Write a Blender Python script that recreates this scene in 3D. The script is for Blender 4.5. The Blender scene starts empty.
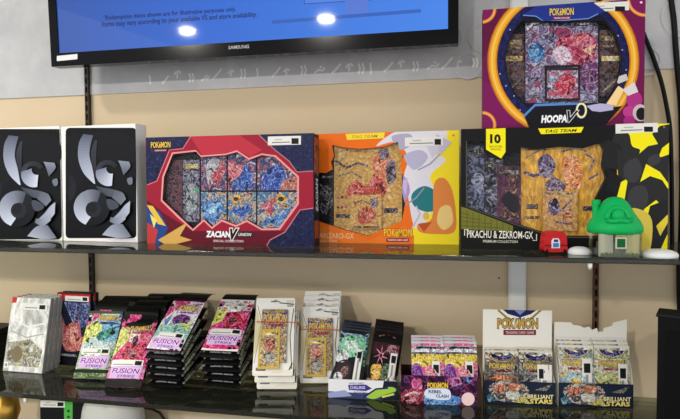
import bpy, bmesh, math, random
from math import sin, cos, pi, radians, atan2, hypot
from mathutils import Vector, Matrix
from mathutils.geometry import delaunay_2d_cdt
random.seed(7)
SC = bpy.context.scene
COL = SC.collection
# ------------------------------------------------------------------ camera
F = 560.0
CAM = Vector((0, 0, 1.55))
YAW, PITCH, ROLL = radians(11.7), radians(2.13), radians(-.34)
fw = Vector((-sin(YAW)*cos(PITCH), cos(YAW)*cos(PITCH), -sin(PITCH)))
r0 = fw.cross(Vector((0, 0, 1))).normalized(); u0 = r0.cross(fw)
RT = cos(ROLL)*r0 + sin(ROLL)*u0
UP = -sin(ROLL)*r0 + cos(ROLL)*u0
cd = bpy.data.cameras.new('camera'); cam = bpy.data.objects.new('camera', cd); COL.objects.link(cam)
cd.sensor_width = 36; cd.lens = F/680*36; cd.clip_start = .01
cam.matrix_world = Matrix(((RT.x, UP.x, -fw.x, CAM.x), (RT.y, UP.y, -fw.y, CAM.y), (RT.z, UP.z, -fw.z, CAM.z), (0, 0, 0, 1)))
SC.camera = cam
def ray(px, py): return RT*((px-340)/F) - UP*((py-209.5)/F) + fw
def onz(px, py, z): r = ray(px, py); return CAM + r*((z-CAM.z)/r.z)
def ony(px, py, y): r = ray(px, py); return CAM + r*(y/r.y)
ZU, ZL, YW, YF = 1.55-.1304, 1.55-.469, 1.46, 1.10     # shelf tops, wall, shelf front edge

# ------------------------------------------------------------------ materials
def lin(c): return tuple((x/255/12.92) if x/255 <= .04045 else ((x/255+.055)/1.055)**2.4 for x in c)
MC = {}
def base_mat(name):
    m = bpy.data.materials.new(name); m.use_nodes = True
    return m, m.node_tree, m.node_tree.nodes['Principled BSDF']
def mat(c, rough=.45, metal=0, emis=0, spec=.13, name='print'):
    k = (tuple(c), rough, metal, emis, spec)
    if k in MC: return MC[k]
    m, t, b = base_mat('%s_%d_%d_%d' % ((name,)+tuple(int(x) for x in c[:3])))
    b.inputs['Base Color'].default_value = (*lin(c), 1)
    b.inputs['Roughness'].default_value = rough; b.inputs['Metallic'].default_value = metal
    b.inputs['Specular IOR Level'].default_value = spec
    if emis:
        b.inputs['Emission Color'].default_value = (*lin(c), 1); b.inputs['Emission Strength'].default_value = emis
    MC[k] = m
    return m
def busy(pal, scale=120, seed=0, rough=.35, stretch=(1, 1, 1)):
    scale *= 1.8
    k = ('busy', tuple(map(tuple, pal)), scale, seed, rough, stretch)
    if k in MC: return MC[k]
    m, t, b = base_mat('busy_print')
    N = t.nodes; L = t.links
    tc = N.new('ShaderNodeTexCoord'); mp = N.new('ShaderNodeMapping')
    mp.inputs['Location'].default_value = (seed*3.7, seed*1.3, seed*2.1); mp.inputs['Scale'].default_value = tuple(scale*s for s in stretch)
    mp.inputs['Rotation'].default_value = (0, .5+seed*.7, 0)
    L.new(tc.outputs['Object'], mp.inputs['Vector'])
    nz = N.new('ShaderNodeTexNoise'); nz.inputs['Scale'].default_value = .34; nz.inputs['Detail'].default_value = 2; nz.inputs['Roughness'].default_value = .5; nz.inputs['Distortion'].default_value = 1.1
    L.new(mp.outputs[0], nz.inputs['Vector'])
    m0 = N.new('ShaderNodeMapRange'); m0.inputs[1].default_value = .34; m0.inputs[2].default_value = .66; L.new(nz.outputs[0], m0.inputs[0])
    rp = N.new('ShaderNodeValToRGB'); rp.color_ramp.interpolation = 'EASE'
    e = rp.color_ramp.elements
    while len(e) < len(pal): e.new(.5)
    for i, c in enumerate(pal):
        e[i].position = i/(len(pal)-1); e[i].color = (*lin(c), 1)
    L.new(m0.outputs[0], rp.inputs[0])
    n2 = N.new('ShaderNodeTexNoise'); n2.inputs['Scale'].default_value = .8; n2.inputs['Detail'].default_value = 3; n2.inputs['Roughness'].default_value = .7
    L.new(mp.outputs[0], n2.inputs['Vector'])
    mr = N.new('ShaderNodeMapRange'); mr.inputs[1].default_value = .34; mr.inputs[2].default_value = .66; mr.inputs[3].default_value = .55; mr.inputs[4].default_value = 1.25
    L.new(n2.outputs[0], mr.inputs[0])
    vm = N.new('ShaderNodeVectorMath'); vm.operation = 'SCALE'
    L.new(rp.outputs[0], vm.inputs[0]); L.new(mr.outputs[0], vm.inputs['Scale']); L.new(vm.outputs[0], b.inputs['Base Color'])
    b.inputs['Roughness'].default_value = rough; b.inputs['Specular IOR Level'].default_value = .13
    MC[k] = m
    return m
def tone(c):
    if max(c) < 60: return mat(c)
    f = lambda k, w=0: tuple(min(255, int(x*k+(255-x*k)*w)) for x in c)
    return busy([f(.36), f(.75), f(1), f(1, .5), f(1), f(.8), f(1.1)], 115, (c[0]*3+c[1]*5+c[2]*7) % 97)
def M(c): return c if isinstance(c, bpy.types.Material) else mat(c)

def wall_material():
    m, t, b = base_mat('painted_wall'); N = t.nodes; L = t.links
    tc = N.new('ShaderNodeTexCoord'); n = N.new('ShaderNodeTexNoise'); n.inputs['Scale'].default_value = 3; n.inputs['Detail'].default_value = 6
    L.new(tc.outputs['Object'], n.inputs['Vector'])
    r = N.new('ShaderNodeValToRGB'); r.color_ramp.elements[0].color = (*lin((204, 183, 149)), 1); r.color_ramp.elements[1].color = (*lin((216, 197, 164)), 1)
    L.new(n.outputs[0], r.inputs[0]); L.new(r.outputs[0], b.inputs['Base Color']); b.inputs['Roughness'].default_value = .7
    return m
def paper_material():
    m, t, b = base_mat('grey_wallpaper'); N = t.nodes; L = t.links
    tc = N.new('ShaderNodeTexCoord'); n = N.new('ShaderNodeTexNoise'); n.inputs['Scale'].default_value = 9; n.inputs['Detail'].default_value = 8; n.inputs['Roughness'].default_value = .7
    L.new(tc.outputs['Object'], n.inputs['Vector'])
    r = N.new('ShaderNodeValToRGB'); r.color_ramp.elements[0].position = .35; r.color_ramp.elements[1].position = .7
    r.color_ramp.elements[0].color = (*lin((176, 176, 178)), 1); r.color_ramp.elements[1].color = (*lin((196, 196, 197)), 1)
    L.new(n.outputs[0], r.inputs[0]); L.new(r.outputs[0], b.inputs['Base Color']); b.inputs['Roughness'].default_value = .45
    return m
def glass_shelf_material():
    m = bpy.data.materials.new('smoked_shelf_glass'); m.use_nodes = True; t = m.node_tree; N = t.nodes; N.clear(); L = t.links
    o = N.new('ShaderNodeOutputMaterial'); mix = N.new('ShaderNodeMixShader'); tr = N.new('ShaderNodeBsdfTransparent'); gl = N.new('ShaderNodeBsdfGlossy'); fr_ = N.new('ShaderNodeFresnel')
    tr.inputs[0].default_value = (*SHELF_TINT, 1); gl.inputs['Roughness'].default_value = .03; fr_.inputs[0].default_value = 1.5
    L.new(fr_.outputs[0], mix.inputs[0]); L.new(tr.outputs[0], mix.inputs[1]); L.new(gl.outputs[0], mix.inputs[2])
    df = N.new('ShaderNodeBsdfDiffuse'); df.inputs[0].default_value = (.16, .17, .13, 1); m2 = N.new('ShaderNodeMixShader'); m2.inputs[0].default_value = .07
    L.new(mix.outputs[0], m2.inputs[1]); L.new(df.outputs[0], m2.inputs[2]); L.new(m2.outputs[0], o.inputs[0])
    return m
SHELF_TINT = (.66, .70, .60)
def clear_material(name, fres=.5, tint=(1, 1, 1), rough=.05):
    m = bpy.data.materials.new(name); m.use_nodes = True; t = m.node_tree; N = t.nodes; N.clear(); L = t.links
    o = N.new('ShaderNodeOutputMaterial'); mix = N.new('ShaderNodeMixShader'); tr = N.new('ShaderNodeBsdfTransparent'); gl = N.new('ShaderNodeBsdfGlossy')
    tr.inputs[0].default_value = (*tint, 1); gl.inputs['Roughness'].default_value = rough
    lw = N.new('ShaderNodeLayerWeight'); lw.inputs[0].default_value = fres
    mu = N.new('ShaderNodeMath'); mu.operation = 'MULTIPLY'; mu.inputs[1].default_value = .5
    L.new(lw.outputs['Fresnel'], mu.inputs[0]); L.new(mu.outputs[0], mix.inputs[0])
    L.new(tr.outputs[0], mix.inputs[1]); L.new(gl.outputs[0], mix.inputs[2]); L.new(mix.outputs[0], o.inputs[0])
    return m
CLEAR = clear_material('clear_window_film', .22)
WRAP = clear_material('shrink_wrap', .16, rough=.15)
BLACK = (14, 14, 15)

# ------------------------------------------------------------------ mesh helpers
def pip(p, poly):
    x, y = p; c = False; n = len(poly)
    for i in range(n):
        x1, y1 = poly[i]; x2, y2 = poly[i-1]
        if (y1 > y) != (y2 > y) and x < (x2-x1)*(y-y1)/(y2-y1)+x1: c = not c
    return c
def tess(poly, holes=(), clips=()):
    V = []; E = []
    for lp in [poly, *holes, *clips]:
        b = len(V); V += [Vector((p[0], p[1])) for p in lp]; E += [(b+i, b+(i+1) % len(lp)) for i in range(len(lp))]
    r = delaunay_2d_cdt(V, E, [], 0, 1e-7)
    vs = r[0]; fs = []
    for f in r[2]:
        c = sum((vs[i] for i in f), Vector((0, 0)))/len(f)
        if pip(c, poly) and not any(pip(c, h) for h in holes) and all(pip(c, k) for k in clips): fs.append(tuple(f))
    us = sorted({i for f in fs for i in f}); ix = {k: n for n, k in enumerate(us)}
    return [(vs[i][0], vs[i][1]) for i in us], [tuple(ix[i] for i in f) for f in fs]
class MB:
    def __init__(s): s.v = []; s.f = []; s.m = []; s.mats = []
    def mi(s, m):
        m = M(m)
        if m not in s.mats: s.mats.append(m)
        return s.mats.index(m)
    def add(s, vs, fs, m):
        b = len(s.v); k = s.mi(m); s.v += [tuple(v) for v in vs]
        for f in fs: s.f.append(tuple(b+i for i in f)); s.m.append(k)
    def box(s, x0, x1, y0, y1, z0, z1, m, front=True):
        vs = [(x, y, z) for z in (z0, z1) for y in (y0, y1) for x in (x0, x1)]
        fs = [(0, 2, 3, 1), (4, 5, 7, 6), (2, 6, 7, 3), (0, 4, 6, 2), (1, 3, 7, 5)]
        if front: fs.append((0, 1, 5, 4))
        s.add(vs, fs, m)
    def prism(s, poly, y0, y1, m, cap=(1, 1)):
        n = len(poly); vs, fs = tess(poly)
        if cap[0]: s.add([(x, y0, z) for x, z in vs], fs, m)
        if cap[1]: s.add([(x, y1, z) for x, z in vs], fs, m)
        s.add([(x, y0, z) for x, z in poly]+[(x, y1, z) for x, z in poly], [(i, (i+1) % n, n+(i+1) % n, n+i) for i in range(n)], m)
    def lathe(s, prof, m, n=24, c=(0, 0, 0), sy=1):
        vs = []; fs = []
        for r, z in prof:
            for i in range(n): vs.append((c[0]+r*cos(2*pi*i/n), c[1]+sy*r*sin(2*pi*i/n), c[2]+z))
        for j in range(len(prof)-1):
            for i in range(n): fs.append((j*n+i, j*n+(i+1) % n, (j+1)*n+(i+1) % n, (j+1)*n+i))
        fs.append(tuple(range(n))); fs.append(tuple((len(prof)-1)*n+i for i in range(n)))
        s.add(vs, fs, m)
    def tube(s, pts, r, m, n=8):
        pts = [Vector(p) for p in pts]; vs = []; fs = []
        for i, p in enumerate(pts):
            d = (pts[min(i+1, len(pts)-1)]-pts[max(i-1, 0)]).normalized()
            a = d.cross(Vector((.3, 1, .2))).normalized(); b = d.cross(a)
            for k in range(n): vs.append(p+a*r*cos(2*pi*k/n)+b*r*sin(2*pi*k/n))
        for i in range(len(pts)-1):
            for k in range(n): fs.append((i*n+k, i*n+(k+1) % n, (i+1)*n+(k+1) % n, (i+1)*n+k))
        fs += [tuple(range(n)), tuple((len(pts)-1)*n+k for k in range(n))]
        s.add(vs, fs, m)
    def mesh(s, name, smooth=False):
        me = bpy.data.meshes.new(name); me.from_pydata(s.v, [], s.f)
        for m in s.mats: me.materials.append(m)
        me.polygons.foreach_set('material_index', s.m)
        if smooth: me.polygons.foreach_set('use_smooth', [True]*len(s.f))
        me.update(); 
        bm = bmesh.new(); bm.from_mesh(me); bmesh.ops.recalc_face_normals(bm, faces=bm.faces); bm.to_mesh(me); bm.free()
        return me
    def build(s, name, parent=None, smooth=False, bevel=0, label=None):
        return link(name, s.mesh(name, smooth), parent, bevel, label)
def link(name, me, parent=None, bevel=0, label=None):
    o = bpy.data.objects.new(name, me); COL.objects.link(o)
    if parent: o.parent = parent
    if bevel:
        b = o.modifiers.new('bevel', 'BEVEL'); b.width = bevel; b.segments = 2; b.limit_method = 'ANGLE'
    if label: o['label'] = label
    return o
def tag(o, label, cat, group=None):
    o['label'] = label; o['category'] = cat
    if group: o['group'] = group
    return o
def thing(name, label, cat, Mx, group=None):
    o = bpy.data.objects.new(name, None); COL.objects.link(o); o.matrix_world = Mx; o.empty_display_size = .02
    return tag(o, label, cat, group)
def structure(o): o['kind'] = 'structure'; return o

TXT = {}
def textmesh(s, shear=0, bold=0):
    k = (s, shear, bold)
    if k in TXT: return TXT[k]
    c = bpy.data.curves.new('t', 'FONT'); c.body = s; c.shear = shear; c.offset = bold; c.resolution_u = 2; c.fill_mode = 'FRONT'
    o = bpy.data.objects.new('t', c); COL.objects.link(o); bpy.context.view_layer.update()
    me = bpy.data.meshes.new_from_object(o.evaluated_get(bpy.context.evaluated_depsgraph_get()))
    vs = [(v.co.x, v.co.y) for v in me.vertices]; fs = [tuple(p.vertices) for p in me.polygons]
    bpy.data.objects.remove(o); bpy.data.curves.remove(c); bpy.data.meshes.remove(me)
    TXT[k] = (vs, fs)
    return TXT[k]
class Art:
    """flat printed shapes on the plane local y = dep of a thing"""
    def __init__(s, mp, clip=None, step=4e-5): s.mp = mp; s.sh = []; s.clip = clip; s.step = step; s.tex = False
    def raw(s, vs, fs, c): s.sh.append((vs, fs, M(c)))
    def poly(s, pts, c, holes=(), clip=True):
        mp = s.mp
        if s.tex and isinstance(c, tuple): c = tone(c)
        vs, fs = tess([mp(*p) for p in pts], [[mp(*p) for p in h] for h in holes], [s.clip] if (s.clip and clip) else [])
        s.raw(vs, fs, c)
    def rect(s, x0, y0, x1, y1, c, dy=0, **k): s.poly([(x0, y0), (x1, y0+dy), (x1, y1+dy), (x0, y1)], c, **k)
    def blob(s, pts, c, **k): s.poly(smooth(pts), c, **k)
    def disc(s, x, y, rx, ry, c, ri=None, n=28, **k):
        o = [(x+rx*cos(2*pi*i/n), y+ry*sin(2*pi*i/n)) for i in range(n)]
        h = [[(x+ri[0]*cos(2*pi*i/n), y+ri[1]*sin(2*pi*i/n)) for i in range(n)]] if ri else ()
        s.poly(o, c, holes=h, **k)
    def arc(s, x, y, ro, ri, a0, a1, c0, c1=None, n=8, sub=3, taper=0, asp=1.0, **k):
        c1 = c1 or c0; a0 = radians(a0); a1 = radians(a1)
        for i in range(n):
            t0, t1 = i/n, (i+1)/n; o = []; q = []
            for j in range(sub+1):
                t = t0+(t1-t0)*j/sub; a = a0+(a1-a0)*t; w = 1-taper*abs(2*t-1)**2
                mid = (ro+ri)/2; hw = (ro-ri)/2*w
                o.append((x+(mid+hw)*cos(a), y-asp*(mid+hw)*sin(a))); q.append((x+(mid-hw)*cos(a), y-asp*(mid-hw)*sin(a)))
            f = (i+.5)/n
            s.poly(o+q[::-1], tuple(int(c0[z]+(c1[z]-c0[z])*f) for z in range(3)), **k)
    def line(s, pts, w, c, **k):
        pts = [Vector(p) for p in pts]; a = []; b = []
        for i, p in enumerate(pts):
            d = (pts[min(i+1, len(pts)-1)]-pts[max(i-1, 0)]).normalized(); n = Vector((-d.y, d.x))*w/2
            a.append(tuple(p+n)); b.append(tuple(p-n))
        s.poly(a+b[::-1], c, **k)
    def text(s, t, x0, y0, x1, y1, c, dy=0, shear=0, bold=.012, out=None, outw=.05, down=True):
        """text filling px box x0..x1, y0 (cap top)..y1 (baseline)"""
        vs, fs = textmesh(t, shear, bold)
        ax = min(v[0] for v in vs); bx = max(v[0] for v in vs); ay = min(v[1] for v in vs); by = max(v[1] for v in vs)
        mp = s.mp
        def tr(v):
            fx = (v[0]-ax)/(bx-ax); fy = (v[1]-ay)/(by-ay)
            return mp(x0+(x1-x0)*fx, y1+(y0-y1)*fy+dy*fx)
        if out:
            ov, of = textmesh(t, shear, outw); s.raw([tr(v) for v in ov], of, out)
        s.raw([tr(v) for v in vs], fs, c)
    def into(s, mb, dep=0):
        for i, (vs, fs, m) in enumerate(s.sh):
            mb.add([(x, dep-s.step*(i+1), z) for x, z in vs], fs, m)
def smooth(p, n=4):
    r = []; k = len(p)
    for i in range(k):
        a, b, c, d = (Vector(p[(i+j-1) % k]) for j in range(4))
        for j in range(n):
            t = j/n; r.append(tuple(.5*((2*b)+(c-a)*t+(2*a-5*b+4*c-d)*t*t+(3*b-a-3*c+d)*t**3)))
    return r

class Fr:
    """frame of a thing: origin at the middle of its front bottom edge, x right, y into the shelf, z up its face"""
    def __init__(s, p, q, tilt=0):
        s.w = (q-p).length; u = (q-p).normalized(); up = Vector((0, 0, 1)); back = up.cross(u).normalized()
        v = cos(tilt)*up+sin(tilt)*back; ly = cos(tilt)*back-sin(tilt)*up; o = (p+q)/2
        s.M = Matrix(((u.x, ly.x, v.x, o.x), (u.y, ly.y, v.y, o.y), (u.z, ly.z, v.z, o.z), (0, 0, 0, 1))); s.I = s.M.inverted()
        s.c = s.I @ CAM
    def mp(s, dep=0):
        def f(px, py):
            d = s.I.to_3x3() @ ray(px, py); t = (dep-s.c.y)/d.y
            return (s.c.x+d.x*t, s.c.z+d.z*t)
        return f
    def hgt(s, px, py): return s.mp()(px, py)[1]
def on_shelf(BL, BR, z, tilt=0): return Fr(onz(*BL, z), onz(*BR, z), radians(tilt))
def at_depth(xl, xr, yp, d0, d1, z, tilt=0):
    p = ony(xl, yp, d0); q = ony(xr, yp, d1); p.z = q.z = z
    return Fr(p, q, radians(tilt))

def logo(a, x0, y0, x1, y1, dy=0, bar=None, out=(30, 50, 120), col=(245, 205, 60)):
    a.text('POKéMON', x0, y0, x1, y1, col, dy=dy, bold=.02, out=out, outw=.075)
    if bar:
        a.rect(bar[0], bar[1], bar[2], bar[3], (150, 30, 45), dy=dy*.6); h = bar[3]-bar[1]
        a.text('TRADING CARD GAME', bar[0]+1, bar[1]+h*.25, bar[2]-1, bar[3]-h*.25, (240, 230, 230), dy=dy*.6, bold=.02)
def sticker(parent, fr, x0, y0, x1, y1, block, dy=0, dep=0, vertical=False, poly=None):
    mb = MB(); a = Art(fr.mp(dep)); pts = poly or [(x0, y0), (x1, y0+dy), (x1, y1+dy), (x0, y1)]
    q = [fr.mp(dep)(*p) for p in pts]
    mb.prism(q, dep-.0009, dep-.0002, (232, 230, 224))
    a2 = Art(fr.mp(dep-.0009))
    a2.rect(*block, (25, 25, 28))
    mx = x0+(x1-x0)
    if not vertical:
        a2.rect(x0+(x1-x0)*.12, y0+(y1-y0)*.62, block[0]-1.5, y0+(y1-y0)*.74, (130, 130, 128), dy=dy*.6)
        a2.rect(x0+(x1-x0)*.2, y0+(y1-y0)*.28, x0+(x1-x0)*.42, y0+(y1-y0)*.42, (190, 186, 170), dy=dy*.2)
    a2.into(mb, dep-.0009)
    return mb.build('price_label', parent, label='small white price label with a black block')

def carton(fr, h, depth, side_l, side_r, top, window=None, wdep=.018, inner=(24, 22, 26), face=(200, 40, 60), back=(60, 55, 60)):
    """carton with an optional window hole (px outline); returns (mb, art, hole)"""
    mb = MB(); w = fr.w/2
    def q(vs, m): mb.add(vs, [(0, 1, 2, 3)], m)
    q([(-w, 0, 0), (-w, depth, 0), (-w, depth, h), (-w, 0, h)], side_l)
    q([(w, 0, 0), (w, depth, 0), (w, depth, h), (w, 0, h)], side_r)
    q([(-w, 0, h), (w, 0, h), (w, depth, h), (-w, depth, h)], top)
    q([(-w, 0, 0), (w, 0, 0), (w, depth, 0), (-w, depth, 0)], top)
    q([(-w, depth, 0), (w, depth, 0), (w, depth, h), (-w, depth, h)], back)
    rect = [(-w, 0), (w, 0), (w, h), (-w, h)]
    a = Art(fr.mp(), clip=rect); hole = None
    if window:
        hole = [fr.mp()(*p) for p in window]
        vs, fs = tess(rect, [hole]); mb.add([(x, 0, z) for x, z in vs], fs, face)
        mb.prism(hole, 0, wdep, inner, cap=(0, 1))
        _poly = a.poly
        def poly(pts, c, holes=(), clip=True):
            mp = a.mp
            vs, fs = tess([mp(*p) for p in pts], [hole]+[[mp(*p) for p in hh] for hh in holes], [rect] if clip else [])
            a.raw(vs, fs, c)
        a.poly = poly
    else:
        mb.add([(x, 0, z) for x, z in rect], [(0, 1, 2, 3)], face)
    return mb, a, hole
def pane(parent, hole, m=None, dep=.0012):
    mb = MB(); mb.prism(hole, dep, dep+.0004, m or CLEAR); o = mb.build('window_pane', parent); return o
def inner_card(parent, fr, dep, pts, base, deco, name='trading_card', thick=.001, clipto=None):
    """a card or pack standing inside the box at local depth dep; pts px quad; deco(art)"""
    mb = MB(); q = [fr.mp(dep)(*p) for p in pts]; mb.prism(q, dep, dep+thick, base)
    a = Art(fr.mp(dep), clip=q); a.tex = True; deco(a); a.into(mb, dep)
    return mb.build(name, parent)

# ------------------------------------------------------------------ the setting
mb = MB(); mb.box(-3.2, 2.2, YW, YW+.1, 0, 2.8, wall_material()); structure(mb.build('wall_back'))
ZB = 1.55+.268+.009
mb = MB(); mb.box(-3.2, 2.2, YW-.004, YW-.0005, ZB, 2.8, paper_material())
# scroll pattern of the wallpaper border
a = Art(lambda x, z: (x, z)); white = mat((226, 226, 224), rough=.3)
rs = random.Random(4)
def scroll(x, z, s, kind):
    w = .0055
    if kind == 0: a.line([(x, z+.5*s), (x+.2*s, z+.75*s), (x+.45*s, z+.8*s), (x+.6*s, z+.6*s)], w, white); a.line([(x+.25*s, z+.2*s), (x+.3*s, z+.5*s), (x+.28*s, z+.78*s)], w, white)
    elif kind == 1: a.line([(x, z), (x+.35*s, z+.3*s), (x+.8*s, z+.8*s)], w, white)
    elif kind == 2: a.line([(x, z+.9*s), (x+.08*s, z+.4*s), (x+.06*s, z)], w, white)
    elif kind == 3:
        for k in range(2): a.line([(x+.3*s*k, z+.8*s), (x+.3*s*k+.14*s, z+.4*s), (x+.3*s*k, z)], w, white)
    else: a.line([(x, z+.1*s), (x+.4*s, z+.35*s), (x+.7*s, z+.25*s), (x+.9*s, z+.5*s)], w, white); a.line([(x+.5*s, z+.6*s), (x+.7*s, z+.55*s)], w, white)
x = -.85; k = 0
while x < .1:
    scroll(x, ZB+.024+rs.uniform(-.004, .004), rs.uniform(.026, .036), (2, 1, 0, 3, 4, 1, 0, 3)[k % 8]); x += rs.uniform(.03, .05); k += 1
for rx, rz, rr in ((.44, ZB+.02, .035), (.52, ZB+.12, .05), (.40, ZB+.17, .04), (.47, ZB+.25, .045), (.03, ZB+.03, .035), (-.02, ZB+.10, .04), (.07, ZB+.1, .04)):
    a.disc(rx, rz, rr, rr, (193, 193, 192), ri=(rr-.006, rr-.006))
a.into(mb, YW-.004)
structure(mb.build('trim_1'))
mb = MB(); mb.box(-3.2, 2.2, -4.5, YW+.1, -.1, 0, (90, 84, 76)); structure(mb.build('floor'))
mb = MB(); mb.box(-3.2, 2.2, -4.5, YW+.1, 2.8, 2.9, (225, 222, 215)); structure(mb.build('ceiling'))

# glass shelves
GL = glass_shelf_material()
SHX = (-1.75, .95)
def shelf(z, label, back=YW-.016):
    mb = MB(); mb.box(SHX[0], SHX[1], YF, back, z-.010, z, GL)
    return tag(mb.build('glass_shelf', bevel=.001), label, 'shelf', 'glass display shelves')
shelf(ZU, 'upper dark glass shelf carrying the large collection boxes')
shelf(ZL, 'lower dark glass shelf carrying booster packs and display boxes', YW-.115)
ZT = ZL-.235
shelf(ZT, 'lowest glass shelf at the bottom edge, under the green striped game case')
# slotted uprights on the wall
def upright(px0, py0, label, col):
    x = ony(px0, py0, YW-.007).x
    t = thing('shelf_upright', label, 'shelf upright', Matrix.Translation((x, YW, .6)), 'slotted shelf uprights')
    mb = MB(); hw = .0058
    mb.box(-hw, -.0028, -.014, -.0005, 0, 1.9, col); mb.box(.0028, hw, -.014, -.0005, 0, 1.9, col); mb.box(-.003, .003, -.007, -.0005, 0, 1.9, (12, 11, 10))
    z = 0
    while z < 1.88: mb.box(-.003, .003, -.0138, -.006, z, z+.009, col); z += .026
    mb.build('channel', t)
    for zz in (ZU, ZL, ZT):
        m2 = MB(); m2.prism([(YF-YW+.24, zz-.6-.0105), (-.0145, zz-.6-.0105), (-.0145, zz-.6-.045), (YF-YW+.25, zz-.6-.018)], -.0025, .0025, (40, 36, 32))
        m2.v = [(v[1], v[0], v[2]) for v in m2.v]; b = m2.build('bracket_arm', t)
        
    return t
upright(88.5, 120, 'thin slotted metal shelf upright on the left, under the television', (66, 58, 48))
upright(595.5, 300, 'brown slotted metal shelf upright above the torn white display box', (92, 66, 50))
for px, z, lab in ((590, ZU, 'small white clip under the front edge of the upper shelf'), (22, ZL, 'small white clip under the front edge of the lower shelf')):
    x = ony(px, 262, YF+.006).x; mb = MB(); mb.box(-.0035, .0035, -.004, .006, -.0185, -.0103, (225, 222, 215)); mb.box(-.0025, .0025, -.002, .004, -.022, -.0185, (200, 198, 190))
    o = tag(mb.build('shelf_clip', bevel=.001), lab, 'clip', 'white shelf clips'); o.location = (x, YF+.006, z)
x = ony(517, 285, YW-.01).x
mb = MB(); mb.box(-.021, .021, -.014, 0, 0, 2.2, (222, 222, 220)); mb.box(-.017, .017, -.016, -.014, 0, 2.2, (228, 228, 226))
o = tag(mb.build('cable_trunking', bevel=.001), 'wide white plastic cable trunking running up the wall', 'cable trunking'); o.location = (x, YW-.0045, .6)
mb = MB(); mb.lathe([(.0022, 0), (.0022, .004), (.001, .005)], (40, 32, 26), 10)
p = ony(499, 278, YW); o = tag(mb.build('wall_screw'), 'tiny dark screw head in the wall left of the white trunking', 'screw'); o.matrix_world = Matrix.Translation((p.x, YW, p.z)) @ Matrix.Rotation(pi/2, 4, 'X')

# ------------------------------------------------------------------ television
tilt = radians(-2.5); d = 1.335
p = ony(51.5, 67.5, d); q = ony(458.5, 42.5, d); zz = (p.z+q.z)/2; p.z = q.z = zz
fr = Fr(p, q, tilt); w = fr.w/2; H = .625
t = thing('television', 'wall mounted black television showing a blue screen', 'television', fr.M)
mp = fr.mp()
sx0 = mp(58.5, 53)[0]; sx1 = mp(448, 29)[0]; sz0 = (mp(58.5, 53)[1]+mp(448, 29)[1])/2; sz1 = H-.025
gb = mat((10, 10, 12), rough=.12)
mb = MB(); rect = [(-w, 0), (w, 0), (w, H), (-w, H)]; hole = [(sx0, sz0), (sx1, sz0), (sx1, sz1), (sx0, sz1)]
vs, fs = tess(rect, [hole]); mb.add([(x, 0, z) for x, z in vs], fs, gb); mb.prism(hole, 0, .004, gb, cap=(0, 0))
mb.prism(rect, 0, .035, gb, cap=(0, 1)); bz = mb.build('bezel', t)
mb = MB(); mb.box(-w*.8, w*.8, .035, .06, .06, H-.06, (20, 20, 22)); mb.build('back_cover', t, bevel=.004)
mb = MB(); mb.box(-.14, .14, .06, YW-d-.012, .2, .42, (30, 30, 32)); mb.build('wall_mount', t)
m, nt, b = base_mat('blue_screen')
tc = nt.nodes.new('ShaderNodeTexCoord'); sp = nt.nodes.new('ShaderNodeSeparateXYZ'); mr = nt.nodes.new('ShaderNodeMapRange'); rp = nt.nodes.new('ShaderNodeValToRGB')
nt.links.new(tc.outputs['Object'], sp.inputs[0]); nt.links.new(sp.outputs[0], mr.inputs[0]); mr.inputs[1].default_value = -w; mr.inputs[2].default_value = w
nt.links.new(mr.outputs[0], rp.inputs[0]); e = rp.color_ramp.elements
e[0].color = (*lin((52, 92, 180)), 1); e[1].color = (*lin((74, 143, 250)), 1); e.new(.4).color = (*lin((54, 112, 222)), 1)
nt.links.new(rp.outputs[0], b.inputs['Emission Color']); b.inputs['Emission Strength'].default_value = .85; b.inputs['Base Color'].default_value = (.005, .006, .01, 1); b.inputs['Roughness'].default_value = .03
SCREEN = m
def em(c): return mat(c, rough=.03, emis=.85, spec=.5, name='screen')
_em = em
def em(c):
    m = _em(c); m.node_tree.nodes['Principled BSDF'].inputs['Base Color'].default_value = (.005, .006, .01, 1); return m
mb = MB(); mb.box(sx0, sx1, .0035, .006, sz0, sz1, SCREEN)
a = Art(fr.mp(.0035), clip=hole)
a.poly([(302, -30), (304, 4.2), (371, .4), (371, -30)], em((40, 80, 180))); a.poly([(302.8, -30), (304.8, 3.4), (370, -.4), (370, -30)], em((86, 140, 242)))
a.poly([(345, -10), (345.5, 17.5), (368.5, 16), (368, -10)], em((92, 128, 226)))
a.poly([(272, 20.5), (421, 9), (421, 12.5), (272, 24)], em((54, 104, 196)))
tx = em((16, 32, 104))
a.text('*Redemption items shown are for illustrative purposes only.', 103, 15.2, 236, 21.6, tx, dy=-9, bold=.018)
a.text('Items may vary according to your available VS and store availability.', 102, 21.8, 257, 28.5, tx, dy=-10.3, bold=.018)
a.into(mb, .0035); mb.build('screen', t)
mb = MB(); a = Art(fr.mp(0)); a.text('SAMSUNG', 228.5, 45.8, 249, 49.3, (200, 200, 205), dy=-1.2, bold=.01); a.into(mb, 0); mb.build('brand_lettering', t)
mb = MB(); mb.prism([fr.mp()(*p) for p in ((57, 56), (77.5, 54), (77.5, 59.2), (57, 61.2))], -.0006, -.0001, (235, 233, 228)); mb.build('sticker', t, label='white sticker on the lower left bezel')

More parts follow.
